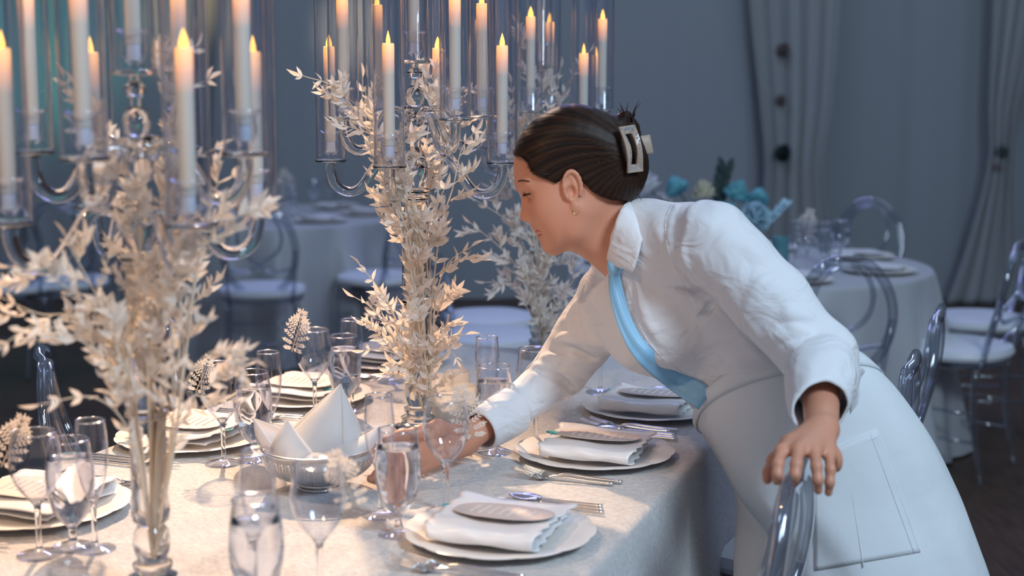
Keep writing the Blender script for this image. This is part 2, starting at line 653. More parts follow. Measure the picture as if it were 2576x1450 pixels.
def make_candelabrum(which, loc, lo_rot, up_rot):
    t = thing('crystal_candelabrum', f'{which} of the three tall clear glass nine arm candelabra on the banquet table', 'candelabra', loc, 0,
              'glass candelabra along the banquet table')
    MB().lathe([(0, 0), (0.052, 0), (0.053, 0.004), (0.052, 0.010), (0.038, 0.014), (0.034, 0.022), (0.037, 0.030), (0.026, 0.036),
                (0.030, 0.044), (0.030, 0.050), (0.021, 0.056), (0.026, 0.068), (0.0285, 0.084), (0.026, 0.100), (0.019, 0.110), (0, 0.110)], 40).build('base', M['crystal'], t)
    MB().lathe([(0, 0.111), (0.019, 0.111), (0.027, 0.118), (0.029, 0.13), (0.0275, 0.16), (0.0275, 0.262), (0.029, 0.275), (0, 0.275)], 40).build('lower_column', M['crystal'], t)
    MB().lathe([(0, 0.276), (0.026, 0.276), (0.033, 0.280), (0.033, 0.287), (0.026, 0.291), (0, 0.291)], 40).build('collar', M['crystal'], t)
    MB().lathe([(0, 0.292), (0.027, 0.292), (0.031, 0.31), (0.0315, 0.33), (0.029, 0.40), (0.0255, 0.48), (0.024, 0.495), (0, 0.495)], 40).build('upper_column', M['crystal'], t)
    for z in (0.496, 0.511):
        MB().lathe([(0, z), (0.025, z), (0.031, z + 0.004), (0.031, z + 0.009), (0.025, z + 0.013), (0, z + 0.013)], 40).build('collar', M['crystal'], t)
    MB().lathe([(0, 0.525), (0.014, 0.525), (0.018, 0.535), (0.025, 0.548), (0.027, 0.565), (0.024, 0.585), (0.016, 0.60), (0.012, 0.612), (0.012, 0.625),
                (0.020, 0.632), (0.022, 0.645), (0.022, 0.665), (0.018, 0.675), (0.012, 0.684), (0.012, 0.69), (0, 0.69)], 36).build('hub', M['crystal'], t)
    MB().lathe([(0, 0.691), (0.010, 0.691), (0.018, 0.70), (0.021, 0.715), (0.017, 0.730), (0.008, 0.738), (0.008, 0.75), (0.015, 0.757), (0.016, 0.766),
                (0.008, 0.775), (0.008, 0.783), (0, 0.783)], 36).build('finial', M['crystal'], t)
    spots = []
    for tier, R, z0, rot in (('lower', 0.187, 0.577, lo_rot), ('upper', 0.165, 0.669, up_rot)):
        for k in range(4):
            th = math.radians(rot + 90 * k)
            c, s = math.cos(th), math.sin(th)
            q = R / 0.187
            sh = z0 - 0.577
            rz = [(0.020 * q, 0.572), (0.045 * q, 0.592), (0.072 * q, 0.588), (0.098 * q, 0.553), (0.122 * q, 0.522), (0.150 * q, 0.513), (0.176 * q, 0.527), (R, 0.555), (R, 0.575)]
            pts = smoothpts([(r * c, r * s, z + sh) for r, z in rz], 30)
            a = MB().tube(pts, 0.0112, 12).build('arm', M['crystal'], t, sharp=0)
            Mt = Matrix.Translation((R * c, R * s, 0))
            MB().lathe(plate_profile(z0), 36, Mt).build('drip_plate', M['crystal'], a)
            MB().lathe(cup_profile(z0), 28, Mt).build('candle_cup', M['bowl'], a)
            d = math.degrees(th) % 360
            dirs = ['right', 'back right', 'back', 'back left', 'left', 'front left', 'front', 'front right']
            spots.append((tier, dirs[int(((d + 22.5) % 360) // 45)], Vector((R * c, R * s, z0))))
    MB().lathe(plate_profile(0.784), 36).build('drip_plate', M['crystal'], t)
    MB().lathe(cup_profile(0.784), 28).build('candle_cup', M['bowl'], t)
    spots.append(('topmost', '', Vector((0, 0, 0.784))))
    t.scale = (SC[which],) * 3
    spots = [(a_, b_, c_ * SC[which]) for a_, b_, c_ in spots]
    return spots


TUBE0 = CANDLE0 = None
SC = {'nearest': 0.96, 'middle': 1.0, 'farthest': 1.0}
for which, loc, lr, ur in CAND:
    for tier, d, p in make_candelabrum(which, loc, lr, ur):
        place = f'{tier} {d} arm' if d else 'central top cup'
        q = loc + p
        lt = f'clear glass hurricane tube standing on the {place} of the {which} candelabra'
        lc = f'lit ivory taper candle in the {place} of the {which} candelabra'
        gt, gc = f'hurricane tubes of the {which} candelabra', f'taper candles of the {which} candelabra'
        rz = random.Random(lt).uniform(0, 6)
        if TUBE0 is None:
            TUBE0 = MB().lathe([(0.0302, 0.0065), (0.0312, 0.0075), (0.0312, 0.40), (0.0320, 0.404), (0.0312, 0.408), (0.0302, 0.405), (0.0298, 0.39), (0.0298, 0.0075)], 48,
                               closed=True).build('hurricane_tube', M['tube'])
            TUBE0.location = q
            TUBE0.scale = (SC[which],) * 3
            tag(TUBE0, lt, 'hurricane glass', gt)
            CANDLE0 = thing('taper_candle', lc, 'candle', q, 0, gc)
            CANDLE0.scale = (SC[which],) * 3
            MB().lathe([(0, 0.0205), (0.0095, 0.0205), (0.0100, 0.023), (0.0100, 0.043), (0, 0.043)], 20).build('cap', M['cap'], CANDLE0)
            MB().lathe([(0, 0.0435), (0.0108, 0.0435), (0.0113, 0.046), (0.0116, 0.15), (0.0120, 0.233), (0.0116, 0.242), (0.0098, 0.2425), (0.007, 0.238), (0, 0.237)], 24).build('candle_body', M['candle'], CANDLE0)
            MB().lathe([(0, 0.237), (0.003, 0.238), (0.0066, 0.244), (0.0066, 0.250), (0.0042, 0.258), (0.0015, 0.265), (0, 0.268)], 16,
                       rfun=lambda r, z, a: r * (1 - 0.4 * abs(math.sin(a)))).build('flame', M['flame'], CANDLE0)
        else:
            o = TUBE0.copy()
            COL.objects.link(o)
            o.location = q
            o.scale = (SC[which],) * 3
            tag(o, lt, 'hurricane glass', gt)
            dup(CANDLE0, q, rz, lc, gc).scale = (SC[which],) * 3

# ---------------------------------------------------------------- bleached ruscus branches


def add_leaf(mb, p, d, n, L, w, curl, rnd):
    d = d.normalized()
    s = d.cross(n)
    s = s.normalized() if s.length > 1e-6 else d.orthogonal().normalized()
    n = s.cross(d)
    v = []
    for t, ww in ((0, 0.06), (0.18, 0.62), (0.42, 1.0), (0.68, 0.72), (0.88, 0.28), (1.0, 0.0)):
        c = p + d * (L * t) + n * (-curl * L * t * t)
        h = w * ww * 0.5
        v += [c - s * h + n * (h * 0.5), c, c + s * h + n * (h * 0.5)]
    f = []
    for i in range(5):
        for j in range(2):
            a = i * 3 + j
            f.append([a, a + 1, a + 4, a + 3])
    mb.add(v, f)


def branch(label, pts, leaf_from=0.3, size=1.0, seed=0, group=None, twigs=1.0, L0=0.030):
    rnd = random.Random(seed * 7919 + 13)
    P = smoothpts(pts, 48)
    P = [Vector(p) for p in P]
    root = P[0].copy()
    P = [p - root for p in P]
    n = len(P)
    st = MB().tube(P, [0.0021 * size * (1 - 0.65 * i / n) for i in range(n)], 6)
    lf = MB()
    length = sum((P[i + 1] - P[i]).length for i in range(n - 1))
    acc = 0
    nxt = leaf_from * length
    side = 0
    while True:
        i = None
        acc = 0
        for k in range(n - 1):
            l = (P[k + 1] - P[k]).length
            if acc + l >= nxt:
                i = k
                break
            acc += l
        if i is None:
            break
        p = P[i].lerp(P[i + 1], (nxt - acc) / l)
        T = (P[i + 1] - P[i]).normalized()
        rv = Vector((rnd.gauss(0, 1), rnd.gauss(0, 1), rnd.gauss(0, 1)))
        nrm = (rv - T * rv.dot(T)).normalized()
        frac = nxt / length
        if rnd.random() < 0.55 * twigs and frac < 0.93:
            tl = rnd.uniform(0.05, 0.095) * size * (1.15 - 0.5 * frac)
            d = (T * rnd.uniform(0.75, 1.2) + nrm * rnd.uniform(0.5, 0.95)).normalized()
            m = 6
            q = [p + d * (tl * s / m) + Vector((0, 0, -0.10 * tl * (s / m) ** 2)) for s in range(m + 1)]
            st.tube(q, [0.0012 * size * (1 - 0.6 * s / m) for s in range(m + 1)], 5)
            for s in range(1, m + 1):
                for sg in (1, -1):
                    rr = Vector((rnd.gauss(0, 1), rnd.gauss(0, 1), rnd.gauss(0, 1)))
                    sd = d.cross(nrm + rr * 0.35)
                    sd = sd.normalized() * sg
                    ld = d * rnd.uniform(0.55, 1.0) + sd * rnd.uniform(0.5, 0.9) + rr * 0.12
                    L = L0 * size * rnd.uniform(0.7, 1.15) * (1.0 if s < m else 0.85)
                    add_leaf(lf, q[s], ld, nrm + rr * 0.5, L, L * rnd.uniform(0.30, 0.42), rnd.uniform(-0.1, 0.35), rnd)
            add_leaf(lf, q[-1], d, nrm, L0 * size, L0 * size * 0.34, 0.15, rnd)
        else:
            for sg in (1, -1):
                rr = Vector((rnd.gauss(0, 1), rnd.gauss(0, 1), rnd.gauss(0, 1)))
                sd = (T.cross(nrm) + rr * 0.2).normalized() * sg
                ld = T * rnd.uniform(0.6, 1.0) + sd * 0.8
                L = L0 * size * rnd.uniform(0.8, 1.2) * (1.1 - 0.4 * frac)
                add_leaf(lf, p, ld, nrm + rr * 0.3, L, L * rnd.uniform(0.32, 0.42), rnd.uniform(-0.1, 0.35), rnd)
        nxt += rnd.uniform(0.022, 0.035) * size
        side += 1
    T = (P[-1] - P[-2]).normalized()
    add_leaf(lf, P[-1], T, T.orthogonal(), L0 * size, L0 * size * 0.35, 0.1, rnd)
    o = st.build('ruscus_branch', M['twig'], sharp=0)
    o.location = root
    tag(o, label, 'branch', group)
    lf.build('leaves', M['leaf'], o, sharp=0)
    return o


def branches(which, Y0, base, spec, leaf_size, seed0):
    g = f'bleached ruscus branches on the {which} candelabra'
    for i, (desc, pts, lf, dy) in enumerate(spec):
        allp = [base] + list(pts)
        m = len(allp) - 1
        W3 = []
        for k, (x, y) in enumerate(allp):
            W3.append(at(x, y, Y0 + dy * (k / m) + (0.055 if dy > 0 else -0.045) * (1 - (1 - min(1, k / m * 3)))))
        branch(f'bleached white ruscus branch {desc}', W3, lf, leaf_size, seed0 + i, g)


branches('middle', 3.0, (1072, 1060), [
    ('arching to the far upper left of the middle candelabra', [(1058, 860), (1025, 620), (985, 430), (925, 330), (850, 225), (760, 190)], 0.50, -0.12),
    ('rising left beside the lower left candle of the middle candelabra', [(1050, 820), (1005, 560), (955, 400), (915, 280), (912, 195)], 0.50, 0.06),
    ('curving up right past the upper front candle of the middle candelabra', [(1075, 760), (1100, 500), (1130, 340), (1165, 250), (1200, 215)], 0.50, 0.10),
    ('standing straight up the centre of the middle candelabra', [(1062, 780), (1062, 500), (1080, 300), (1103, 130)], 0.50, 0.12),
    ('leaning to the right arm bend of the middle candelabra', [(1085, 780), (1108, 580), (1140, 470), (1160, 380), (1195, 330)], 0.50, -0.08),
    ('with a lone tip reaching right, middle candelabra', [(1088, 860), (1098, 740), (1130, 660), (1185, 622)], 0.34, -0.05),
    ('spreading low left, higher of a pair, middle candelabra', [(1030, 900), (985, 780), (945, 715), (905, 668)], 0.34, -0.08),
    ('spreading low left, lower of a pair, middle candelabra', [(1025, 920), (975, 830), (935, 775), (893, 748)], 0.34, -0.04),
    ('reaching low right above the tumbler, middle candelabra', [(1082, 950), (1092, 880), (1125, 850), (1172, 842)], 0.3, -0.05),
    ('drooping low left over the champagne flute, middle candelabra', [(1045, 960), (1005, 900), (965, 880), (918, 882)], 0.35, -0.07),
    ('standing up the lower column on the right, middle candelabra', [(1080, 950), (1085, 850), (1105, 780), (1132, 725)], 0.3, 0.05),
    ('nodding down right beside the votive cups, middle candelabra', [(1085, 950), (1095, 860), (1125, 870), (1150, 905)], 0.3, -0.03),
    ('filling the arm hub on the left, middle candelabra', [(1050, 800), (1030, 600), (985, 500), (950, 420), (925, 365)], 0.50, -0.10),
    ('filling the arm hub in front, middle candelabra', [(1060, 800), (1045, 560), (1020, 430), (1010, 320), (1040, 230)], 0.50, -0.10),
    ('crowding the front of the hub below the arms, middle candelabra', [(1065, 800), (1060, 620), (1030, 520), (1010, 440)], 0.50, -0.09),
    ('hugging the column front above the collar, middle candelabra', [(1070, 860), (1060, 700), (1080, 600), (1100, 520), (1120, 470)], 0.50, -0.06),
    ('bunched at the foot on the right, middle candelabra', [(1070, 960), (1040, 880), (1030, 820), (1015, 780)], 0.25, -0.06),
    ('bunched at the foot in front, middle candelabra', [(1075, 980), (1070, 900), (1060, 840), (1075, 780)], 0.25, -0.07),
    ('bushy at the left of the hub, middle candelabra', [(1060, 800), (1030, 560), (985, 400), (930, 300), (880, 250)], 0.50, -0.06),
    ('bushy at the right of the hub, middle candelabra', [(1065, 800), (1075, 520), (1110, 330), (1150, 270), (1170, 240)], 0.50, 0.03),
    ('short and full among the lower arms, middle candelabra', [(1065, 760), (1050, 560), (1000, 440), (970, 340)], 0.50, 0.05),
], 1.12, 100)

branches('nearest', 2.0, (385, 1400), [
    ('sweeping to the far left above the plate, nearest candelabra', [(350, 1120), (310, 920), (240, 790), (130, 700), (25, 672)], 0.51, -0.06),
    ('sweeping lowest to the left photo edge, nearest candelabra', [(345, 1120), (280, 930), (190, 850), (90, 820), (8, 868)], 0.51, -0.10),
    ('reaching the left photo edge between two others, nearest candelabra', [(345, 1120), (285, 900), (190, 800), (100, 790), (0, 748)], 0.53, -0.02),
    ('with a thin tip low over the left chair, nearest candelabra', [(350, 1180), (310, 1060), (230, 1000), (100, 1018)], 0.55, -0.08),
    ('rising left under the glass arm bend, nearest candelabra', [(355, 1100), (300, 850), (230, 720), (165, 600)], 0.55, -0.05),
    ('with a small sprig standing left of the column, nearest candelabra', [(345, 1050), (265, 830), (245, 740), (272, 652)], 0.62, -0.04),
    ('climbing the right of the column, nearest candelabra', [(430, 1150), (435, 920), (425, 780), (402, 665)], 0.48, -0.05),
    ('arching right to a full tip over the flute, nearest candelabra', [(440, 1100), (470, 820), (510, 630), (570, 560), (660, 528)], 0.62, -0.05),
    ('on a tall stem right of the lower front candle, nearest candelabra', [(440, 1100), (485, 760), (512, 580), (545, 470), (618, 430)], 0.62, 0.05),
    ('nodding below the front candle, nearest candelabra', [(430, 1100), (455, 820), (450, 680), (480, 600)], 0.62, -0.06),
    ('arching low right over the empty wine glass, nearest candelabra', [(430, 1150), (470, 960), (545, 880), (628, 905)], 0.48, -0.05),
    ('spreading lowest right behind the wine glass, nearest candelabra', [(430, 1180), (460, 1030), (530, 970), (605, 930)], 0.48, 0.04),
    ('standing up the left among the candles, nearest candelabra', [(365, 800), (340, 520), (250, 330), (180, 240), (160, 195)], 0.40, 0.05),
    ('short and bushy left of the hub, nearest candelabra', [(365, 800), (330, 520), (250, 390), (190, 320)], 0.40, -0.06),
    ('tallest at the centre of the nearest candelabra', [(390, 800), (420, 480), (430, 260), (430, 80)], 0.40, 0.12),
    ('bending to an upper right tip, nearest candelabra', [(390, 800), (430, 420), (470, 240), (525, 200)], 0.40, 0.10),
    ('full and upright left of the lower front candle, nearest candelabra', [(380, 800), (350, 560), (270, 400), (215, 270), (185, 215)], 0.42, 0.02),
    ('leaning right among the upper candles, nearest candelabra', [(390, 800), (420, 480), (440, 300), (465, 170), (490, 120)], 0.42, 0.06),
    ('reaching right at the hub, nearest candelabra', [(390, 800), (410, 560), (470, 420), (545, 372)], 0.62, 0.02),
], 0.95, 200)

branches('farthest', 3.83, (1362, 880), [
    ('reaching left to a full tip, farthest candelabra', [(1350, 760), (1325, 640), (1280, 560), (1190, 500)], 0.35, -0.05),
    ('reaching left with a drooping mid tip, farthest candelabra', [(1350, 780), (1320, 700), (1265, 630), (1185, 562)], 0.35, -0.08),
    ('reaching lowest left, farthest candelabra', [(1352, 810), (1325, 750), (1285, 715), (1222, 710)], 0.35, -0.06),
    ('rising left below the glass arm, farthest candelabra', [(1350, 720), (1330, 600), (1285, 490), (1235, 470)], 0.4, 0.03),
    ('spreading right under the chin, farthest candelabra', [(1365, 780), (1375, 690), (1415, 640), (1470, 625)], 0.35, 0.05),
    ('spreading low right, farthest candelabra', [(1370, 830), (1390, 780), (1425, 730), (1455, 690)], 0.3, -0.04),
    ('climbing the left side to the top, farthest candelabra', [(1355, 650), (1330, 450), (1300, 300), (1285, 210)], 0.4, -0.08),
    ('tallest beside the top candle, farthest candelabra', [(1365, 600), (1360, 350), (1340, 180), (1300, 65)], 0.5, -0.06),
    ('rising to the upper right candle, farthest candelabra', [(1365, 600), (1385, 330), (1430, 210), (1482, 130)], 0.5, -0.04),
    ('bunched at the hub, farthest candelabra', [(1362, 650), (1355, 430), (1375, 300), (1390, 230)], 0.45, -0.07),
    ('hanging on the left of the lower arm, farthest candelabra', [(1350, 650), (1320, 480), (1290, 390), (1262, 360)], 0.45, -0.08),
    ('standing low at the foot, farthest candelabra', [(1355, 830), (1335, 790), (1320, 760), (1325, 720)], 0.2, -0.06),
    ('filling the column front, farthest candelabra', [(1360, 800), (1355, 720), (1370, 660), (1385, 610)], 0.25, -0.06),
    ('filling the column on the left, farthest candelabra', [(1358, 800), (1340, 720), (1330, 650), (1345, 590)], 0.25, -0.07),
    ('filling high behind the top candle, farthest candelabra', [(1362, 600), (1372, 350), (1400, 230), (1410, 170)], 0.5, 0.06),
    ('low on the right of the foot, farthest candelabra', [(1368, 850), (1385, 810), (1405, 790), (1425, 770)], 0.2, -0.05),
], 1.08, 300)

# ---------------------------------------------------------------- stemware
SH = {
    'wine_glass': dict(foot=0.036, stem=0.0043, bowl=[(0.0062, 0.082), (0.013, 0.092), (0.026, 0.108), (0.036, 0.126), (0.0405, 0.145), (0.0402, 0.160), (0.0375, 0.182), (0.0345, 0.200)]),
    'water_goblet': dict(foot=0.035, stem=0.0060, bowl=[(0.0085, 0.036), (0.018, 0.045), (0.029, 0.062), (0.036, 0.085), (0.0385, 0.108), (0.0375, 0.132), (0.0345, 0.158), (0.0315, 0.178)]),
    'champagne_flute': dict(foot=0.033, stem=0.0042, bowl=[(0.0058, 0.078), (0.011, 0.090), (0.018, 0.106), (0.0232, 0.128), (0.0262, 0.155), (0.0262, 0.175), (0.0245, 0.195), (0.0228, 0.212)]),
}


def make_glass(kind, label):
    s = SH[kind]
    t = thing(kind, label, kind.split('_')[-1] if kind != 'wine_glass' else 'wine glass')
    b = s['bowl']
    r0, z0 = b[0]
    fr, sr = s['foot'], s['stem']
    MB().lathe([(0, 0), (fr - 0.002, 0), (fr, 0.001), (fr - 0.001, 0.0022), (fr * 0.6, 0.0042), (fr * 0.25, 0.0075), (sr * 1.25, 0.013), (0, 0.013)], 40).build('foot', M['bowl'], t)
    h = z0 - 0.014
    MB().lathe([(0, 0.0135), (sr * 1.2, 0.0135), (sr, 0.014 + h * 0.25), (sr, 0.014 + h * 0.6), (sr * 1.15, 0.014 + h * 0.85), (r0 * 0.95, z0 - 0.0005), (b[1][0] * 0.90, b[1][1] - 0.0005), (b[1][0] * 0.62, b[1][1] - 0.002), (0, z0 + 0.003)], 24).build('stem', M['stem'], t)
    o = smoothpts([(r, z) for r, z in b], 22)
    inner = [(max(r - 0.0011, 0.0), z) for r, z in o[2:]][::-1]
    prof = [(0, z0)] + [(r, z) for r, z in o] + [(o[-1][0] - 0.0005, o[-1][1] + 0.0006)] + inner + [(0, o[2][1])]
    MB().lathe(prof, 44).build('bowl', M['bowl'], t)
    rr_, rz_ = o[-1]
    MB().tube([(rr_ * math.cos(2 * PI * i / 48), rr_ * math.sin(2 * PI * i / 48), rz_ + 0.0008) for i in range(48)], 0.0011, 8, closed=True).build('rim', M['silver_rim'], t, sharp=0)
    if kind == 'water_goblet':
        wl = 0.149
        w = [(r - 0.0016, z) for r, z in o if 0.042 < z < wl]
        wr = w[-1][0]
        MB().lathe([(0, w[0][1])] + w + [(wr - 0.0002, wl), (wr - 0.0015, wl - 0.0008), (0, wl - 0.0008)], 40).build('water', M['water'], t)
    return t


PROTO = {}


def glass(kind, px, py, label, loc=None, rz=0.0):
    p = loc if loc is not None else onz(px, py, TZ + 0.002)
    if kind not in PROTO:
        PROTO[kind] = make_glass(kind, label)
        o = PROTO[kind]
        o.location = p
        o.rotation_euler = (0, 0, rz)
    else:
        o = dup(PROTO[kind], p, rz, label)
    o['group'] = {'wine_glass': 'wine glasses', 'water_goblet': 'water goblets', 'champagne_flute': 'champagne flutes'}[kind] + ' on the banquet table'
    return o


GL = [
    ('wine_glass', 100, 1398, 'empty wine glass wearing a fern sprig beside the plate at lower left'),
    ('wine_glass', 563, 1168, 'empty wine glass right of the nearest candelabra, left of the bread basket'),
    ('wine_glass', 793, 1052, 'empty wine glass wearing a fern sprig behind the bread basket'),
    ('wine_glass', 985, 962, 'empty wine glass half hidden by the low leaves of the middle candelabra'),
    ('wine_glass', 806, 1505, 'empty wine glass in front of the bread basket, its sprig on the right'),
    ('wine_glass', 1123, 1288, "empty wine glass in front of the woman's reaching wrist, wearing a sprig"),
    ('wine_glass', 1347, 1117, 'empty wine glass behind the reaching sleeve, foot by the middle right plate'),
    ('wine_glass', 1510, 988, 'wine glass under the leaning shirt, only its foot showing by the farthest right plate'),
    ('water_goblet', 184, 1378, 'water goblet between wine glass and flute at lower left'),
    ('water_goblet', 640, 1158, 'water goblet behind the left rim of the bread basket'),
    ('water_goblet', 868, 1040, 'water goblet behind the flute at the far left setting'),
    ('water_goblet', 650, 1572, 'water goblet cut by the bottom edge, in front of the bread basket'),
    ('water_goblet', 1003, 1345, "water goblet through which the woman's hand shows orange"),
    ('water_goblet', 1243, 1140, 'water goblet just above the reaching shirt cuff'),
    ('water_goblet', 208, 1800, 'water goblet at the bottom left corner, only its rim in frame'),
    ('champagne_flute', 240, 1384, 'champagne flute rightmost of the three glasses at lower left'),
    ('champagne_flute', 680, 1148, 'champagne flute in front of the goblet behind the left basket rim'),
    ('champagne_flute', 886, 1036, 'champagne flute under the drooping branch behind the bread basket'),
    ('champagne_flute', 957, 1298, 'champagne flute behind the goblet, right of the bread basket'),
    ('champagne_flute', 1226, 1098, 'champagne flute tallest behind the goblet above the shirt cuff'),
    ('champagne_flute', 655, 1490, 'champagne flute behind the goblet at the bottom, in front of the basket'),
]
GO = {}
for i, (k, x, y, lab) in enumerate(GL):
    GO[(k, x)] = glass(k, x, y, lab, rz=i * 0.7)


def fern_sprig(label, p, h, lean, seed):
    """a flat conifer-like sprig pinned at p, drawn in the x-z plane of its own frame"""
    rnd = random.Random(seed)
    mb = MB()
    st = MB()

    def needle(a, d, L, w):
        add_leaf(mb, Vector(a), Vector(d), Vector((0, -1, 0.0)) + Vector((rnd.uniform(-.3, .3), 0, rnd.uniform(-.3, .3))), L, w, rnd.uniform(-.2, .3), rnd)
    st.tube([(0, 0, -h * 0.5), (0.001, 0, 0), (0, 0, h * 0.5)], [0.0011, 0.001, 0.0005], 6)
    for i in range(9):
        t = i / 8
        z = -h * 0.42 + h * 0.86 * t
        wing = h * 0.30 * (1 - abs(2 * t - 0.75) ** 1.5 * 0.75)
        wing = max(wing, h * 0.08)
        for sg in (1, -1):
            d = Vector((sg * 0.8, rnd.uniform(-.15, .15), 0.62 if t > 0.3 else -0.1 + t * 2)).normalized()
            e = Vector((0, 0, z)) + d * wing
            st.tube([(0, 0, z), tuple(e)], [0.0007, 0.0004], 5)
            m = 4
            for k in range(1, m + 1):
                q = Vector((0, 0, z)) + d * (wing * k / m)
                for s2 in (1, -1):
                    dd = (d + Vector((-d.z, 0, d.x)) * s2 * 0.8)
                    needle(q, dd, h * 0.085, h * 0.030)
            needle(e, d, h * 0.11, h * 0.04)
    needle((0, 0, h * 0.48), (0, 0, 1), h * 0.12, h * 0.04)
    o = st.build('fern_sprig', M['twig'], sharp=0)
    o.location = p
    o.rotation_euler = (0, lean, rnd.uniform(-.3, .3))
    tag(o, label, 'sprig', 'fern sprigs on the wine glass rims')
    mb.build('leaves', M['leaf'], o, sharp=0)
    return o


for key, dx, dz, h, lean, lab in (
        ((100), -0.036, 0.183, 0.085, 0.45, 'bleached fern sprig on the wine glass rim at lower left'),
        ((793), -0.037, 0.195, 0.095, 0.30, 'bleached fern sprig on the wine glass rim behind the bread basket'),
        ((806), 0.038, 0.175, 0.085, -0.35, 'blurred bleached fern sprig on the wine glass in front of the basket'),
        ((1123), 0.036, 0.175, 0.095, -0.25, 'bleached fern sprig on the wine glass by the reaching wrist'),
        ((985), -0.037, 0.198, 0.075, 0.4, 'bleached fern sprig on the wine glass behind the middle candelabra'),
        ((563), -0.037, 0.178, 0.075, 0.4, 'bleached fern sprig on the wine glass beside the nearest candelabra')):
    g = GO[('wine_glass', key)]
    fern_sprig(lab, g.location + Vector((dx, 0.004, dz)), h, lean, key)


# ---------------------------------------------------------------- place settings
def place_setting(a, b, flip, where, nforks=2, nknives=3):
    """plate centre at (a, b) on the table; flip = the diner sits on the left side"""
    base = tpos(a, b, 0.002)
    rot = TROT + (PI if flip else 0)
    Rm = Matrix.Rotation(rot, 4, 'Z')

    def W(x, y, z):                      # x towards the diner, y away from the diner's left hand
        return base + Rm @ Vector((x, y, z))
    sd = int(abs(a * 1000 + b * 77)) + (5 if flip else 0)
    rnd = random.Random(sd)
    ob = MB().lathe([(0, 0.004), (0.088, 0.004), (0.092, 0), (0.098, 0), (0.101, 0.004), (0.128, 0.011), (0.157, 0.0155), (0.158, 0.0168), (0.156, 0.0175), (0.128, 0.0135), (0.100, 0.0065), (0, 0.0065)], 120,
                    rfun=lambda r, z, t: r if r < 0.11 else r * (1 + 0.016 * (r - 0.10) / 0.057 * (abs(math.sin(t * 6)) ** 0.7 * 1.6 - 1.0))).build('charger_plate', M['china'])
    ob.location = base
    ob.rotation_euler = (0, 0, rot)
    tag(ob, f'white scalloped charger plate {where}', 'plate', 'charger plates on the banquet table')
    # napkin: profile in y (roll at the diner's left), run along x
    prof = [(0.102, 0.021), (0.05, 0.0185), (-0.02, 0.018), (-0.075, 0.018), (-0.093, 0.0195), (-0.101, 0.026), (-0.1005, 0.034), (-0.092, 0.040), (-0.075, 0.0405), (-0.03, 0.037), (0.03, 0.0335), (0.08, 0.032), (0.112, 0.034)]
    prof = smoothpts(prof, 44)
    rows = []
    for i in range(25):
        u = i / 24 * 2 - 1
        row = []
        for k, (y, z) in enumerate(prof):
            t = k / 43
            spread = 0.092 + 0.010 * t * t + 0.004 * math.sin(7 * y * 20)
            wob = 0.0015 * math.sin(u * 5 + k * 0.21 + sd) + 0.003 * t * t * (math.sin(u * 3.1 + sd) + abs(u) ** 3 * 1.5)
            if 0.38 < t < 0.6:
                wob += 0.0022 * math.sin(u * 8 + sd)
            row.append((u * spread + 0.006 * math.sin(y * 14 + sd), y, z + max(wob, -0.0012)))
        rows.append(row)
    nk = MB().grid(rows).build('folded_napkin', M['napkin'], sharp=0, solid=0.0022)
    nk.location = W(0.002, -0.008, 0)
    nk.rotation_euler = (0, 0, rot)
    tag(nk, f'white satin napkin folded over on the charger plate {where}', 'napkin', 'folded napkins on the charger plates')
    # menu card with torn edge on the napkin
    ol = []
    for i in range(72):
        t = 2 * PI * i / 72
        r = 1 + rnd.uniform(-.018, .018)
        c, s = math.cos(t), math.sin(t)
        ol.append((0.084 * r * math.copysign(abs(c) ** 0.8, c), 0.050 * r * math.copysign(abs(s) ** 0.8, s)))
    mc = MB().prism(ol, 0, 0.0012).build('menu_card', M['menu'], smooth=False)
    mc.location = W(0.006, 0.004, 0.0435)
    mc.rotation_euler = (math.radians(-4) * (1), 0, rot)
    tag(mc, f'torn edged oval menu card lying on the napkin {where}', 'menu card', 'menu cards on the napkins')
    sc = MB()
    for k in range(7):
        x = -0.05 + k * 0.0165
        hh = 0.038 * math.sqrt(max(0.05, 1 - (x / 0.084) ** 2)) * rnd.uniform(0.6, 0.9)
        n = 26
        pts = []
        for q in range(n):
            y = -hh + 2 * hh * q / (n - 1)
            pts.append((x + 0.0035 * math.sin(q * 1.9 + k) * (0.4 + 0.6 * abs(math.sin(q * 0.8 + k))), y, 0.0016))
        sc.tube(pts, 0.0005, 4)
    sc.build('lettering', M['ink'], mc, sharp=0)
    # teal name tag
    ol = [(0.0, -0.011), (0.036, -0.011), (0.036, 0.011), (0.0, 0.011)]
    arc = [(-0.006 - 0.006 * math.cos(t), 0.011 * math.sin(t)) for t in [PI / 2 - PI * i / 10 for i in range(11)]]
    outer = [(0.036, -0.011), (0.036, 0.011), (0.0, 0.011)] + arc + [(0.0, -0.011)]
    bmh = MB()
    hole = [(-0.003 + 0.0042 * math.cos(2 * PI * i / 14), 0.0042 * math.sin(2 * PI * i / 14)) for i in range(14)]
    # ring of quads between the outline (resampled by angle) and the hole
    def edge_pt(t):
        d = (math.cos(t), math.sin(t))
        best = None
        m = len(outer)
        for i in range(m):
            ax, ay = outer[i]
            bx, by = outer[(i + 1) % m]
            ax += 0.003
            bx += 0.003
            den = d[0] * (by - ay) - d[1] * (bx - ax)
            if abs(den) < 1e-12:
                continue
            s = (ax * (by - ay) - ay * (bx - ax)) / den
            w = (ax * d[1] - ay * d[0]) / den
            if s > 0 and -1e-6 <= w <= 1 + 1e-6 and (best is None or s > best):
                best = s
        return (d[0] * best - 0.003, d[1] * best)
    m = 56
    oo = [edge_pt(2 * PI * i / m) for i in range(m)]
    hh = [(-0.003 + 0.0042 * math.cos(2 * PI * i / m), 0.0042 * math.sin(2 * PI * i / m)) for i in range(m)]
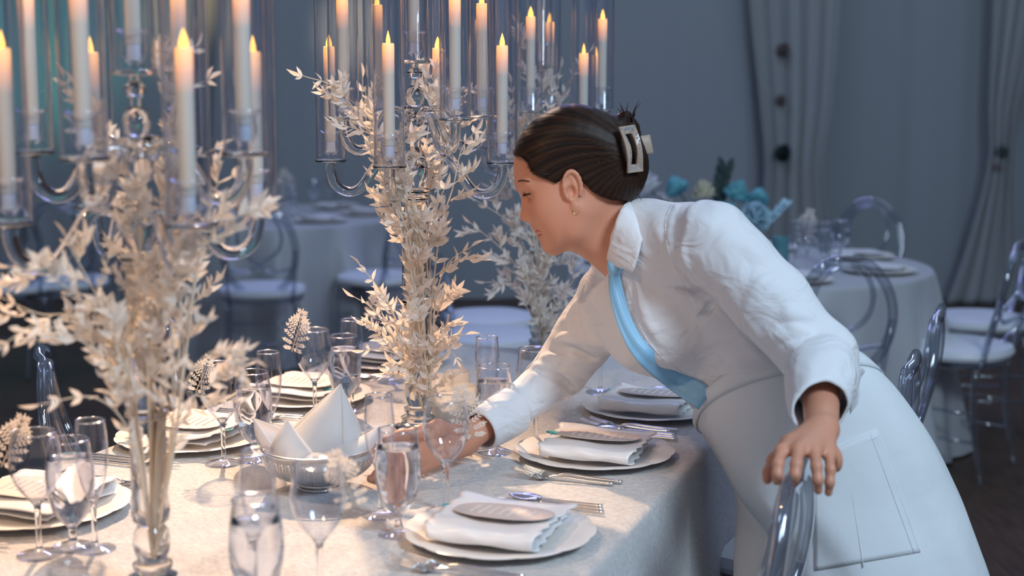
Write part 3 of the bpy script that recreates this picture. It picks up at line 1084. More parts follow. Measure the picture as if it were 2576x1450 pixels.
    rws = [[(x, y, 0) for x, y in oo], [(x, y, 0.001) for x, y in oo], [(x, y, 0.001) for x, y in hh], [(x, y, 0) for x, y in hh], [(x, y, 0) for x, y in oo]]
    tg = bmh.grid(rws, wrap=True).build('name_tag', M['teal'], smooth=False)
    tg.location = W(-0.098, 0.020, 0.0372)
    tg.rotation_euler = (0, math.radians(6), rot + 0.1)
    tag(tg, f'small teal name tag with a hole, on the napkin {where}', 'name tag', 'teal name tags')

    # flatware
    def bar(pts, rad):
        return smoothpts(pts, 24), rad
    for k in range(nforks):
        y = -0.176 - k * 0.020
        x0 = 0.105 - k * 0.012
        f = MB()
        f.tube(smoothpts([(x0, 0, 0.005), (x0 - 0.05, 0, 0.006), (x0 - 0.105, 0, 0.009), (x0 - 0.128, 0, 0.006)], 16), [0.0036] * 10 + [0.0034, 0.0032, 0.003, 0.0028, 0.0026, 0.0024], 10)
        rws = []
        for i in range(9):
            t = i / 8
            w = 0.003 + 0.0085 * math.sin(min(1, t * 1.6) * PI / 2)
            z = 0.006 - 0.003 * math.sin(t * PI) + 0.004 * t * t
            rws.append([(x0 - 0.126 - 0.030 * t, w * (j / 4 * 2 - 1), z + 0.002 * (1 - (j / 2 - 1) ** 2) * -1) for j in range(5)])
        f.grid(rws)
        for j in range(4):
            yy = (j / 3 * 2 - 1) * 0.0098
            f.tube(smoothpts([(x0 - 0.155, yy, 0.008), (x0 - 0.178, yy, 0.0125), (x0 - 0.200, yy * 0.92, 0.019)], 8), [0.0014] * 5 + [0.0012, 0.001, 0.0007], 6)
        fo = f.build('dinner_fork' if k == 0 else 'salad_fork', M['silver'], sharp=0)
        fo.location = W(0, y, 0.0)
        fo.rotation_euler = (0, 0, rot + 0.02 * k)
        tag(fo, f'steel fork {"next to" if k == 0 else "outermost beside"} the charger plate {where}', 'fork', 'forks')
    for k in range(nknives):
        y = 0.178 + k * 0.017
        x0 = 0.125 - 0.006 * k
        f = MB()
        f.tube(smoothpts([(x0, 0, 0.0045), (x0 - 0.06, 0, 0.005), (x0 - 0.12, 0, 0.005)], 14), 0.0036, 10)
        if k < 2:
            rws = []
            for i in range(12):
                t = i / 11
                w = 0.0085 * (1 - t ** 4 * 0.8)
                x = x0 - 0.118 - 0.095 * t
                rws.append([(x, -0.003, 0.0040), (x, -0.003 + w * 0.5, 0.0062), (x, -0.003 + w, 0.0050), (x, -0.003 + w * 0.5, 0.0042)])
            f.grid(rws, wrap=True)
        else:
            rws = []
            for i in range(10):
                t = i / 9
                w = 0.0035 + 0.016 * math.sin(PI * t ** 0.9) ** 0.8 * (1 if 0 < t < 1 else 0)
                x = x0 - 0.112 - 0.062 * t
                rws.append([(x, w * (j / 6 * 2 - 1), 0.009 - 0.007 * (1 - (j / 3 - 1) ** 2) * math.sin(PI * t)) for j in range(7)])
            f.grid(rws)
        fo = f.build('dinner_knife' if k < 2 else 'soup_spoon', M['silver'], sharp=0, solid=0.0008 if k == 2 else None)
        fo.location = W(0, y, 0)
        fo.rotation_euler = (0, 0, rot)
        nm = ['steel knife next to', 'second steel knife out from', 'steel spoon outermost beside'][k]
        tag(fo, f'{nm} the charger plate {where}', 'knife' if k < 2 else 'spoon', 'knives and spoons')


place_setting(-0.632, 0.40, False, 'nearest on the right side')
place_setting(-0.084, 0.40, False, 'midway on the right side')
place_setting(0.345, 0.405, False, 'under the leaning shirt')
place_setting(-0.77, -0.41, True, 'at the lower left')
place_setting(-0.25, -0.43, True, 'behind the nearest candelabra')
place_setting(0.19, -0.40, True, 'behind the bread basket')
place_setting(0.66, -0.40, True, 'at the far left end')

# ---------------------------------------------------------------- bread basket and its linen
bk = thing('bread_basket', 'round silver wire bread basket the woman sets down, lined with white linen', 'basket', onz(803, 1226, TZ + 0.002))
BR, BH, FR = 0.104, 0.078, 0.040
ring = lambda r, z, n=64: [(r * math.cos(2 * PI * i / n), r * math.sin(2 * PI * i / n), z) for i in range(n)]
MB().tube(ring(BR, BH), 0.0028, 8, closed=True).build('rim', M['silver'], bk, sharp=0)
b = MB()
for z, r in ((0.003, FR), (0.010, FR - 0.001), (0.017, FR + 0.002)):
    b.tube(ring(r, z, 48), 0.0024, 8, closed=True)
b.build('foot_ring', M['silver'], bk, sharp=0)
b = MB()
for k in range(44):
    for s in (-1, 1):
        pass
    a0 = 2 * PI * k / 44
    half = 2 * PI / 44 * 0.26
    pts = []
    for s in (-1, 1):
        leg = []
        for i in range(9):
            t = i / 8
            r = FR + 0.002 + (BR - 0.003 - FR) * (1 - (1 - t) ** 2.1)
            z = 0.017 + (BH - 0.016 - 0.017) * t ** 1.25
            a = a0 + s * half
            leg.append((r * math.cos(a), r * math.sin(a), z))
        pts += leg if s == -1 else leg[::-1]
        if s == -1:
            r, z = leg[-1][0], leg[-1][2]
            rr = math.hypot(leg[-1][0], leg[-1][1])
            for q in (-0.6, 0, 0.6):
                a = a0 + q * half
                pts.append(((rr + 0.001) * math.cos(a), (rr + 0.001) * math.sin(a), z + 0.005 * (1 - abs(q) * 0.5)))
    b.tube(pts, 0.0011, 6)
b.build('wire_loops', M['silver'], bk, sharp=0)
b = MB().lathe([(0, 0.018), (0.04, 0.018), (0.066, 0.028), (0.086, 0.044), (0.096, 0.064), (0.0985, 0.076), (0.0965, 0.0765), (0.094, 0.064), (0.084, 0.046), (0.065, 0.031), (0.04, 0.021), (0, 0.021)], 48)
bo = bk.location.copy()
ln = MB()
# lining that follows the wires, then a soft mound over the bread
rows = []
for i in range(18):
    t = i / 17
    if t < 0.25:
        r, z = 0.036 * t / 0.25 + 0.002, 0.0185
    else:
        q = (t - 0.25) / 0.75
        r = FR - 0.0015 + (BR - 0.0045 - FR) * (1 - (1 - q) ** 2.1)
        z = 0.0190 + (BH - 0.004 - 0.019) * q ** 1.25
    rows.append([(r * math.cos(2 * PI * j / 80), r * math.sin(2 * PI * j / 80), z) for j in range(80)])
for i in range(14):
    t = 1 - i / 14
    row = []
    for j in range(80):
        a = 2 * PI * j / 80
        r = 0.095 * t + 0.001
        z = BH - 0.004 + 0.030 * (1 - t * t) + 0.004 * math.sin(a * 3 + 5 * t) * t * (1 - t) * 4
        row.append((r * math.cos(a), r * math.sin(a), z))
    rows.append(row)
ln.grid(rows, wrap=True)


def petal(apex, a_from, a_to, bulge, curl, rb=0.088, zb=0.062, inner=0.0):
    """a corner of linen rising from an arc of the basket to its apex"""
    ap = Vector(apex)
    rws = []
    N = 14
    for i in range(N + 1):
        t = i / N
        row = []
        for j in range(19):
            u = j / 18
            a = a_from + (a_to - a_from) * u
            bp = Vector((rb * math.cos(a), rb * math.sin(a), zb))
            mid = (a_from + a_to) / 2
            p = bp.lerp(ap, t)
            wmid = math.sin(PI * u)
            p += Vector((math.cos(mid), math.sin(mid), 0.25)) * (bulge * wmid * math.sin(PI * (0.15 + 0.85 * t)) * (1 - t) ** 0.3)
            p += Vector((math.cos(mid), math.sin(mid), 0)) * (curl * math.sin(2.2 * PI * u + 1) * t * (1 - t))
            row.append(tuple(p))
        rws.append(row)
    ln.grid(rws)


def rel(px, py, Y):
    return at(px, py, Y) - bo


d2r = math.radians
petal(rel(857, 966, 2.61), d2r(60), d2r(190), 0.012, 0.006, rb=0.082, zb=0.074)
petal(rel(857, 966, 2.60), d2r(-50), d2r(60), 0.010, 0.008, rb=0.080, zb=0.076)
petal(rel(858, 967, 2.602), d2r(165), d2r(345), 0.004, 0.010, rb=0.074, zb=0.080)
petal(rel(637, 1052, 2.57), d2r(110), d2r(235), 0.018, 0.004, rb=0.088, zb=0.072)
petal(rel(722, 1056, 2.535), d2r(175), d2r(280), 0.016, 0.004, rb=0.086, zb=0.072)
petal(rel(955, 1072, 2.58), d2r(-85), d2r(65), 0.016, 0.006, rb=0.088, zb=0.072)
petal(rel(800, 1108, 2.55), d2r(220), d2r(330), 0.012, 0.003, rb=0.088, zb=0.074)
petal(rel(880, 1104, 2.56), d2r(270), d2r(350), 0.012, 0.003, rb=0.088, zb=0.074)
lo = ln.build('basket_linen', M['linen'], sharp=0, solid=0.0014)
lo.location = bo
tag(lo, 'white linen cloth with tall folded peaks lining the wire bread basket', 'cloth')

# ---------------------------------------------------------------- votive cups
VP = None
for px, py, hh, r, lab in ((1122, 1072, 0.082, 0.030, 'votive cup with a pale wax candle, nearest of the cluster beside the middle candelabra'),
                           (1170, 1052, 0.074, 0.028, 'frosted votive cup at the right of the cluster by the sleeve'),
                           (1108, 1022, 0.072, 0.029, 'frosted votive cup behind the candle cup, against the branch stems'),
                           (1152, 1010, 0.072, 0.029, 'frosted votive cup rearmost of the cluster, beside the flute')):
    t = thing('votive_cup', lab, 'votive', onz(px, py, TZ + 0.002), 0, 'frosted votive cups')
    MB().lathe([(0, 0), (r * 0.9, 0), (r, 0.003), (r * 1.03, hh), (r * 0.97, hh), (r * 0.93, 0.008), (0, 0.006)], 36).build('cup', M['frost'], t)
    MB().lathe([(0, 0.0065), (r * 0.72, 0.0065), (r * 0.76, 0.01), (r * 0.76, hh * 0.55), (r * 0.6, hh * 0.57), (0, hh * 0.56)], 28).build('candle', M['wax'], t)
    MB().tube([(0, 0, hh * 0.56), (0.001, 0, hh * 0.56 + 0.008)], 0.0008, 6).build('wick', M['lash'], t)

# ---------------------------------------------------------------- ghost chairs with looped backs
CH = None


def make_chair(label):
    t = thing('clear_chair', label, 'chair')
    # local: sits facing -y, back at +y
    MB().lathe([(0, 0.452), (0.195, 0.452), (0.214, 0.458), (0.220, 0.472), (0.212, 0.492), (0.17, 0.503), (0, 0.508)], 48,
               rfun=lambda r, z, a: r * (1 + 0.05 * abs(math.sin(2 * a)) ** 2)).build('cushion', M['cushion'], t)
    MB().lathe([(0, 0.428), (0.200, 0.428), (0.205, 0.432), (0.205, 0.448), (0.200, 0.451), (0, 0.451)], 48).build('seat', M['chair'], t)
    for sx, sy in ((-1, -1), (1, -1), (-1, 1), (1, 1)):
        MB().tube(smoothpts([(sx * 0.165, sy * 0.150, 0.427), (sx * 0.17, sy * 0.155, 0.22), (sx * 0.178, sy * (0.165 if sy < 0 else 0.195), 0.0)], 12),
                  [0.015] * 3 + [0.0135] * 5 + [0.011] * 4, 12).build('leg', M['chair'], t, sharp=0)
    for z in (0.28, 0.17):
        MB().tube([(-0.16, -0.157, z), (0.16, -0.157, z)], 0.007, 8).build('stretcher', M['chair'], t, sharp=0)
        for s in (-1, 1):
            MB().tube([(s * 0.168, -0.145, z - 0.02), (s * 0.168, 0.150, z - 0.02)], 0.007, 8).build('stretcher', M['chair'], t, sharp=0)
    lean = lambda x, z: (x, 0.185 + (z - 0.45) * 0.20 + 0.10 * (max(0, z - 0.45)) ** 2 - 0.05 * (1 - (x / 0.18) ** 2) * (1 if z < 0.9 else 0.8), z)
    ov = [lean(0.172 * math.cos(q), 0.688 + 0.226 * math.sin(q)) for q in [2 * PI * i / 64 for i in range(64)]]
    MB().tube(ov, 0.0125, 12, closed=True, flat=(1.5, 1.0)).build('back_frame', M['chair'], t, sharp=0)
    lp = smoothpts([lean(x, z) for x, z in ((-0.155, 0.605), (-0.06, 0.585), (0.0, 0.615), (0.085, 0.69), (0.105, 0.77), (0.075, 0.850), (0.0, 0.885), (-0.075, 0.850), (-0.105, 0.77), (-0.085, 0.69),
                                            (0.0, 0.625), (0.06, 0.587), (0.155, 0.607))], 70)
    MB().tube(lp, 0.010, 10).build('back_loop', M['chair'], t, sharp=0)
    for s in (-1, 1):
        MB().tube([lean(s * 0.150, 0.428), lean(s * 0.160, 0.52), lean(s * 0.172, 0.70)], [0.0125, 0.012, 0.009], 10).build('back_post', M['chair'], t, sharp=0)
    return t


def chair(x, y, face, label, group):
    """face = direction (radians) the sitter looks towards"""
    global CH
    rz = face + PI / 2
    if CH is None:
        CH = make_chair(label)
        CH.location = (x, y, 0)
        CH.rotation_euler = (0, 0, rz)
        return tag(CH, group=group)
    return dup(CH, (x, y, 0), rz, label, group)


fB = math.atan2(-BX.y, -BX.x)                # looking from the right side into the banquet table
g1, g2, g3 = 'clear chairs along the banquet table', 'clear chairs round the right guest table', 'clear chairs round the left guest table'
p = at(2042, 1190, 2.13)
chair(p.x - 0.262, p.y + 0.085, fB, "clear chair in front, its looped back under the woman's left hand", g1)
chair(0.615, 3.07, fB, "clear chair tucked under the table edge, cushion showing left of the trousers", g1)
chair(0.865, 3.72, fB, 'clear chair back rising behind the apron at right, taller of two', g1)
for a, lab in ((-0.07, 'clear chair at the left table side, its bent back behind the low branches'),
               (0.42, 'clear chair on the left table side behind the wine glass by the nearest candelabra'),
               ):
    q = tpos(a, -0.62)
    chair(q.x, q.y, fB + PI + 0.64, lab, g1)

RT = Vector((1.00, 5.95, 0))
LT = Vector((-1.42, 8.25, 0))


def chair_at(px, py, Y, centre, label, group, turn=0.0):
    q = at(px, py, Y)
    d = centre - q
    chair(q.x, q.y, math.atan2(d.y, d.x) + turn, label, group)


chair_at(2062, 905, 5.0, RT, 'clear chair with crossing loops in front of the right guest table, behind the sleeve', g2)
chair_at(2400, 885, 5.47, Vector((1.0, 5.9, 0)), 'clear chair turned sideways at far right, nearer of two white cushions', g2, -0.15)
chair_at(2460, 815, 6.12, Vector((1.0, 6.2, 0)), 'clear chair turned sideways at far right, farther of two white cushions', g2)
chair_at(2140, 640, 6.95, RT, 'clear chair beyond the right guest table, arched back above the glasses', g2)
chair_at(1235, 862, 5.68, Vector((1.2, 5.8, 0)), 'clear chair with white cushion between middle and farthest candelabra, nearer', g2)
chair_at(1228, 815, 6.15, Vector((1.2, 6.4, 0)), 'clear chair with white cushion between middle and farthest candelabra, farther', g2)
chair_at(660, 742, 7.05, LT, 'clear chair in front of the left guest table, between the two candelabra', g3)
chair_at(955, 700, 7.5, LT, 'clear chair at the right of the left guest table, behind the middle candelabra', g3, 0.1)
chair_at(165, 712, 7.35, Vector((-2.6, 9, 0)), 'clear chair at far left under the teal lit wall', g3)
chair_at(30, 722, 7.2, Vector((-2.6, 9, 0)), 'clear chair cut by the left photo edge under the teal lit wall', g3, 0.2)


# ---------------------------------------------------------------- guest tables behind
def guest_table(c, R, which, label):
    t = thing('guest_table', label, 'table', c, 0, 'round guest tables')
    MB().lathe([(0, 0.715), (R - 0.02, 0.715), (R - 0.015, 0.72), (R - 0.015, 0.735), (R - 0.02, 0.74), (0, 0.74)], 48).build('table_top', M['wood'], t)
    MB().lathe([(0, 0), (0.28, 0), (0.28, 0.02), (0.05, 0.05), (0.045, 0.68), (0.2, 0.714), (0, 0.714)], 24).build('pedestal', M['silver'], t)
    prof = [(0, 0.744), (R * 0.5, 0.744), (R - 0.015, 0.744), (R - 0.003, 0.741), (R + 0.002, 0.732)] + [(R + 0.004 + 0.12 * (i / 14), 0.725 - 0.715 * i / 14) for i in range(15)]

    def rf(r, z, a):
        t_ = max(0, (0.735 - z) / 0.735)
        return r + t_ ** 0.7 * (0.05 * math.sin(a * 14 + 0.6) + 0.035 * math.sin(a * 23 + 2) + 0.012 * math.sin(a * 41))
    o = MB().lathe(prof, 220, None, rf).build('guest_tablecloth', M['gcloth'], sharp=0)
    o.location = c
    tag(o, f'pale satin cloth falling in folds to the floor over the {which} guest table', 'tablecloth', 'guest tablecloths')


guest_table(RT, 0.75, 'right', 'round guest table behind the woman at right, dressed with teal flowers')
guest_table(LT, 0.78, 'left', 'round guest table at left between the nearest and middle candelabra')


def gplate(c, which, k, n, R, skip=()):
    for i in range(n):
        if i in skip:
            continue
        a = k + 2 * PI * i / n
        q = c + Vector((R * math.cos(a), R * math.sin(a), TZ - 0.004))
        d = ['right', 'back right', 'back', 'back left', 'left', 'front left', 'front', 'front right'][int(((math.degrees(a) % 360) + 22.5) % 360 // 45)]
        o = MB().lathe([(0, 0.003), (0.09, 0.003), (0.10, 0), (0.105, 0.003), (0.15, 0.014), (0.149, 0.0165), (0.10, 0.007), (0, 0.006)], 48).build('charger_plate', M['china'])
        o.location = q
        tag(o, f'white charger plate at the {d} of the {which} guest table', 'plate', f'charger plates on the {which} guest table')
        rot = a - PI / 2
        pr = smoothpts([(0.09, 0.018), (0, 0.0165), (-0.08, 0.0165), (-0.092, 0.024), (-0.08, 0.032), (0, 0.030), (0.095, 0.028)], 20)
        o = MB().grid([[(u * 0.085, y, z + 0.002 * math.sin(u * 4 + y * 30)) for y, z in pr] for u in [-1 + i2 / 6 for i2 in range(13)]]).build('folded_napkin', M['napkin'], sharp=0, solid=0.002)
        o.location = q
        o.rotation_euler = (0, 0, rot)
        tag(o, f'folded white napkin on the plate at the {d} of the {which} guest table', 'napkin', f'napkins on the {which} guest table')


gplate(RT, 'right', -PI / 2 + 0.15, 7, 0.55)
gplate(LT, 'left', -PI / 2 - 0.2, 7, 0.57)

for kind, px, py, Y, lab in (
        ('wine_glass', 2113, 648, 5.75, 'wine glass on the right guest table in front of the arched chair back'),
        ('wine_glass', 2030, 655, 5.7, 'wine glass with sprig on the right guest table'),
        ('water_goblet', 2075, 640, 5.9, 'goblet between two wine glasses on the right guest table'),
        ('champagne_flute', 2000, 660, 5.62, 'flute beside the teal bottle on the right guest table'),
        ('wine_glass', 790, 520, 8.3, 'wine glass at the right end of the left guest table'),
        ('water_goblet', 735, 525, 8.1, 'goblet near the right end of the left guest table'),
        ('wine_glass', 700, 515, 8.4, 'wine glass near the middle of the left guest table'),
        ('champagne_flute', 830, 512, 8.45, 'flute at the right rear of the left guest table')):
    q = at(px, py, Y)
    q.z = TZ - 0.004
    o = glass(kind, 0, 0, lab, q)
    o['group'] = 'glasses on the guest tables'

fern_sprig('pale fern sprig on the wine glass of the right guest table', at(2030, 570, 5.68), 0.13, 0.2, 77)
fern_sprig('pale fern sprig standing on the left guest table', at(720, 462, 8.38), 0.16, -0.2, 78)

# teal bottle vase and flowers on the right guest table
q = at(1962, 650, 5.6)
q.z = TZ - 0.005
o = MB().lathe([(0, 0), (0.032, 0), (0.035, 0.004), (0.035, 0.15), (0.032, 0.153), (0.030, 0.15), (0.030, 0.006), (0, 0.005)], 28).build('teal_candle_glass', mat('teal_glass', lin(96, 150, 160), 0.15, Alpha=0.75))
o.location = q
tag(o, 'teal tinted candle glass on the right guest table behind the sleeve', 'candle glass')
q = at(1925, 660, 5.55)
q.z = TZ - 0.005
o = MB().lathe([(0, 0), (0.03, 0), (0.034, 0.004), (0.036, 0.07), (0.033, 0.07), (0.030, 0.006), (0, 0.005)], 28).build('votive_cup', M['frost'])
o.location = q
tag(o, 'frosted votive cup on the right guest table beside the teal candle glass', 'votive')

ARR = []
va = at(1800, 560, 5.9)
vt = thing('flower_vase', 'low glass vase of the teal arrangement on the right guest table', 'vase', (va.x, va.y, TZ - 0.005))
MB().lathe([(0, 0), (0.06, 0), (0.065, 0.005), (0.07, 0.12), (0.066, 0.12), (0.060, 0.01), (0, 0.008)], 32).build('bowl', M['bowl'], vt)
for i, (lab, px, py, Y, R, m, tl) in enumerate((
        ('teal rose at the left of the flower arrangement, just above the collar', 1710, 485, 5.95, 0.068, 'rose_teal', (-0.4, -0.5, 0)),
        ('cream rose in the flower arrangement, left of the dark leaf', 1773, 492, 5.9, 0.060, 'rose_cream', (0.3, -0.2, 0)),
        ('teal rose in the flower arrangement, right of the dark leaf', 1845, 500, 5.9, 0.072, 'rose_teal', (0.4, 0.1, 1)),
        ('large pale blue rose facing the camera above the left sleeve', 1892, 550, 5.8, 0.085, 'rose_blue', (1.25, 0, 0.4)),
        ('blue rose at the top right of the flower arrangement', 1905, 510, 5.9, 0.06, 'rose_teal', (0.5, 0.5, 2)),
        ('white bloom behind the nape of the woman', 1632, 475, 5.9, 0.075, 'rose_white', (0.3, -0.6, 0)),
        ('white bloom low at the left of the flower arrangement', 1668, 520, 5.95, 0.06, 'rose_white', (0.5, -0.3, 0)),
        ('teal rose low in the middle of the flower arrangement', 1810, 545, 5.82, 0.07, 'rose_teal', (0.9, 0, 1)))):
    ARR.append(at(px, py, Y))
    rose(lab, at(px, py, Y), R, M[m], tl, seed=i + 40, group='roses of the right guest table arrangement')
sm = MB()
for q in ARR:
    e = q - vt.location
    sm.tube(smoothpts([(e.x * 0.12, e.y * 0.12, 0.012), (e.x * 0.3, e.y * 0.3, e.z * 0.55), (e.x * 0.9, e.y * 0.9, e.z * 0.92), (e.x, e.y, e.z + 0.012)], 14), 0.003, 6)
sm.build('stems', M['green'], vt, sharp=0)
for i, (lab, pts) in enumerate((('dark leaf spray standing above the teal roses', [(1822, 570), (1812, 500), (1825, 425)]),
                                ('pale blue filler spray at the right of the flower arrangement', [(1880, 600), (1930, 560), (1975, 515)]))):
    P = smoothpts([at(x, y, 5.92) for x, y in pts], 14)
    P = [Vector(x) for x in P]
    st = MB().tube([x - P[0] for x in P], 0.004, 6).build('flower_spray', M['green'], sharp=0)
    st.location = P[0]
    tag(st, lab, 'foliage')
    lf = MB()
    rnd = random.Random(i)
    for k in range(5, 14):
        for s in (1, -1):
            add_leaf(lf, P[k] - P[0], (P[k] - P[k - 1]).normalized() + Vector((s * 0.7, rnd.uniform(-.5, .5), 0.1)), Vector((0, -1, 0.2)), 0.07 if i == 0 else 0.035, 0.022, 0.2, rnd)
    lf.build('leaves', M['green'] if i == 0 else M['rose_blue'], st, sharp=0)


# ---------------------------------------------------------------- implicit surfaces for the figure
class Field:
    """smooth union of simple solids, meshed by surface nets on blocks"""

    def __init__(self):
        self.p = []
        self.post = None

    def cap(self, a, b, r1, r2=None, k=0.02, op=0):
        a, b = np.array(a, float), np.array(b, float)
        r2 = r1 if r2 is None else r2
        ab = b - a
        L2 = max(ab.dot(ab), 1e-12)

        def f(P):
            h = np.clip((P - a) @ ab / L2, 0, 1)
            return np.linalg.norm(P - a - h[:, None] * ab, axis=1) - (r1 + (r2 - r1) * h)
        self.p.append((f, (a + b) / 2, np.sqrt(L2) / 2 + max(r1, r2), k, op))

    def chain(self, pts, rs, k=0.02, op=0):
        for i in range(len(pts) - 1):
            self.cap(pts[i], pts[i + 1], rs[i], rs[i + 1], k, op)

    def ell(self, c, axes, radii, k=0.02, op=0):
        c = np.array(c, float)
        R = np.array([np.array(x, float) / np.linalg.norm(x) for x in axes])
        r = np.array(radii, float)

        def f(P):
            q = (P - c) @ R.T
            k0 = np.linalg.norm(q / r, axis=1)
            k1 = np.linalg.norm(q / r ** 2, axis=1)
            return np.where(k1 < 1e-9, -r.min(), k0 * (k0 - 1) / np.maximum(k1, 1e-9))
        self.p.append((f, c, max(radii), k, op))

    def fun(self, f, c, br, k=0.02, op=0):
        self.p.append((f, np.array(c, float), br, k, op))

    def ev(self, P, prims=None):
        d = np.full(len(P), 1e3)
        for f, c, br, k, op in (self.p if prims is None else prims):
            e = f(P)
            if op == 0:
                h = np.maximum(k - np.abs(d - e), 0) / k
                d = np.minimum(d, e) - h * h * k * 0.25
            elif op == 1:                       # smooth subtraction
                h = np.maximum(k - np.abs(d + e), 0) / k
                d = np.maximum(d, -e) + h * h * k * 0.25
            else:                               # smooth intersection
                h = np.maximum(k - np.abs(d - e), 0) / k
                d = np.maximum(d, e) + h * h * k * 0.25
        if self.post is not None:
            d = self.post(P, d)
        return d

    def mesh(self, h, n=20, slack=1.35, bounds=None):
        if bounds is None:
            lo = np.min([c - br for f, c, br, k, op in self.p if op == 0], axis=0) - 3 * h
            hi = np.max([c + br for f, c, br, k, op in self.p if op == 0], axis=0) + 3 * h
        else:
            lo, hi = np.array(bounds[0], float), np.array(bounds[1], float)
        nb = np.ceil((hi - lo) / (h * n)).astype(int)
        NJ, NK = nb[1] * n + 4, nb[2] * n + 4
        bi = np.stack(np.meshgrid(*[np.arange(q) for q in nb], indexing='ij'), -1).reshape(-1, 3)
        cen = lo + (bi + 0.5) * n * h
        rad = n * h * 0.5 * math.sqrt(3)
        act = bi[np.abs(self.ev(cen)) < rad * slack + 0.012]
        g = np.arange(n + 1)
        G = np.stack(np.meshgrid(g, g, g, indexing='ij'), -1).reshape(-1, 3)
        ids, pos, quads = [], [], []
        for b in act:
            c = lo + (b + 0.5) * n * h
            loc = [q for q in self.p if q[4] == 2 or np.linalg.norm(c - q[1]) - q[2] < rad + 0.05]
            if not loc:
                continue
            d = self.ev(lo + (b * n + G) * h, loc).reshape(n + 1, n + 1, n + 1)
            ins = d < 0
            if ins.all() or not ins.any():
                continue
            s = np.zeros((n, n, n), int)
            acc = np.zeros((n, n, n, 3))
            cnt = np.zeros((n, n, n))
            cs = [(x, y, z) for x in (0, 1) for y in (0, 1) for z in (0, 1)]
            for x, y, z in cs:
                s += ins[x:n + x, y:n + y, z:n + z]
            for i1, A in enumerate(cs):
                for B in cs[i1 + 1:]:
                    if sum(abs(A[q] - B[q]) for q in range(3)) != 1:
                        continue
                    da = d[A[0]:n + A[0], A[1]:n + A[1], A[2]:n + A[2]]
                    db = d[B[0]:n + B[0], B[1]:n + B[1], B[2]:n + B[2]]
                    m = (da < 0) != (db < 0)
                    t = np.where(m, da / np.where(m, da - db, 1), 0)
                    for q in range(3):
                        acc[..., q] += np.where(m, A[q] + (B[q] - A[q]) * t, 0)
                    cnt += m
            cell = np.argwhere((s > 0) & (s < 8))
            ii = cell + b * n + 1
            ids.append((ii[:, 0] * NJ + ii[:, 1]) * NK + ii[:, 2])
            w = cnt[tuple(cell.T)]
            pos.append(lo + (b * n + cell + acc[tuple(cell.T)] / w[:, None]) * h)
            for ax in range(3):
                sl0 = [slice(0, n)] * 3
                sl1 = [slice(0, n)] * 3
                sl1[ax] = slice(1, n + 1)
                a0, a1 = ins[tuple(sl0)], ins[tuple(sl1)]
                e = np.argwhere(a0 != a1)
                if not len(e):
                    continue
                fl = a0[tuple(e.T)]
                u, v = (ax + 1) % 3, (ax + 2) % 3
                q = []
                for du, dv in ((-1, -1), (0, -1), (0, 0), (-1, 0)):
                    z = e + b * n + 1
                    z[:, u] += du
                    z[:, v] += dv
                    q.append((z[:, 0] * NJ + z[:, 1]) * NK + z[:, 2])
                q = np.stack(q, 1)
                q[~fl] = q[~fl][:, ::-1]
                quads.append(q)
        ids, pos, quads = np.concatenate(ids), np.concatenate(pos), np.concatenate(quads)
        uq, ix = np.unique(ids, return_index=True)
        pos = pos[ix]
        qi = np.searchsorted(uq, quads)
        qi = np.minimum(qi, len(uq) - 1)
        ok = (uq[qi] == quads).all(axis=1)
        return pos, qi[ok]


def mesh_object(name, pos, quads, m, parent=None):
    me = bpy.data.meshes.new(name)
    me.vertices.add(len(pos))
    me.vertices.foreach_set('co', np.asarray(pos, np.float32).ravel())
    me.loops.add(len(quads) * 4)
    me.loops.foreach_set('vertex_index', np.asarray(quads, np.int32).ravel())
    me.polygons.add(len(quads))
    me.polygons.foreach_set('loop_start', np.arange(0, len(quads) * 4, 4, dtype=np.int32))
    me.update(calc_edges=True)
    me.validate()
    me.polygons.foreach_set('use_smooth', [True] * len(me.polygons))
    me.materials.append(m)
    o = bpy.data.objects.new(name, me)
    COL.objects.link(o)
    if parent:
        o.parent = parent
    return o


def poly_sdf(poly):
    V = np.array(poly, float)
    A, B = V, np.roll(V, -1, axis=0)

    def f(p):
        d = np.full(len(p), 1e9)
        s = np.zeros(len(p), bool)
        for a, b in zip(A, B):
            e = b - a
            w = p - a
            h = np.clip(w @ e / max(e @ e, 1e-12), 0, 1)
            d = np.minimum(d, ((w - h[:, None] * e) ** 2).sum(1))
            c = (a[1] > p[:, 1]) != (b[1] > p[:, 1])
            den = b[1] - a[1] if abs(b[1] - a[1]) > 1e-12 else 1e-12
            s ^= c & (p[:, 0] < e[0] * (p[:, 1] - a[1]) / den + a[0])
        return np.where(s, -1, 1) * np.sqrt(d)
    return f


# ---------------------------------------------------------------- the woman
YH = 2.68
HO = np.array(at(1440, 490, YH))
HU = np.array((-0.927, 0, -0.375))           # face forward
HV = np.array((-0.375, 0, 0.927))            # up through the crown
HW = np.array((0, -1, 0))                    # towards the camera: her left


def hp(px, py):
    d = np.array(at(px, py, YH)) - HO
    return (d @ HU, d @ HV)


def hw(u, v, w=0.0):
    return HO + HU * u + HV * v + HW * w


def hloc(P):
    q = P - HO
    return np.stack((q @ HU, q @ HV, q @ HW), 1)


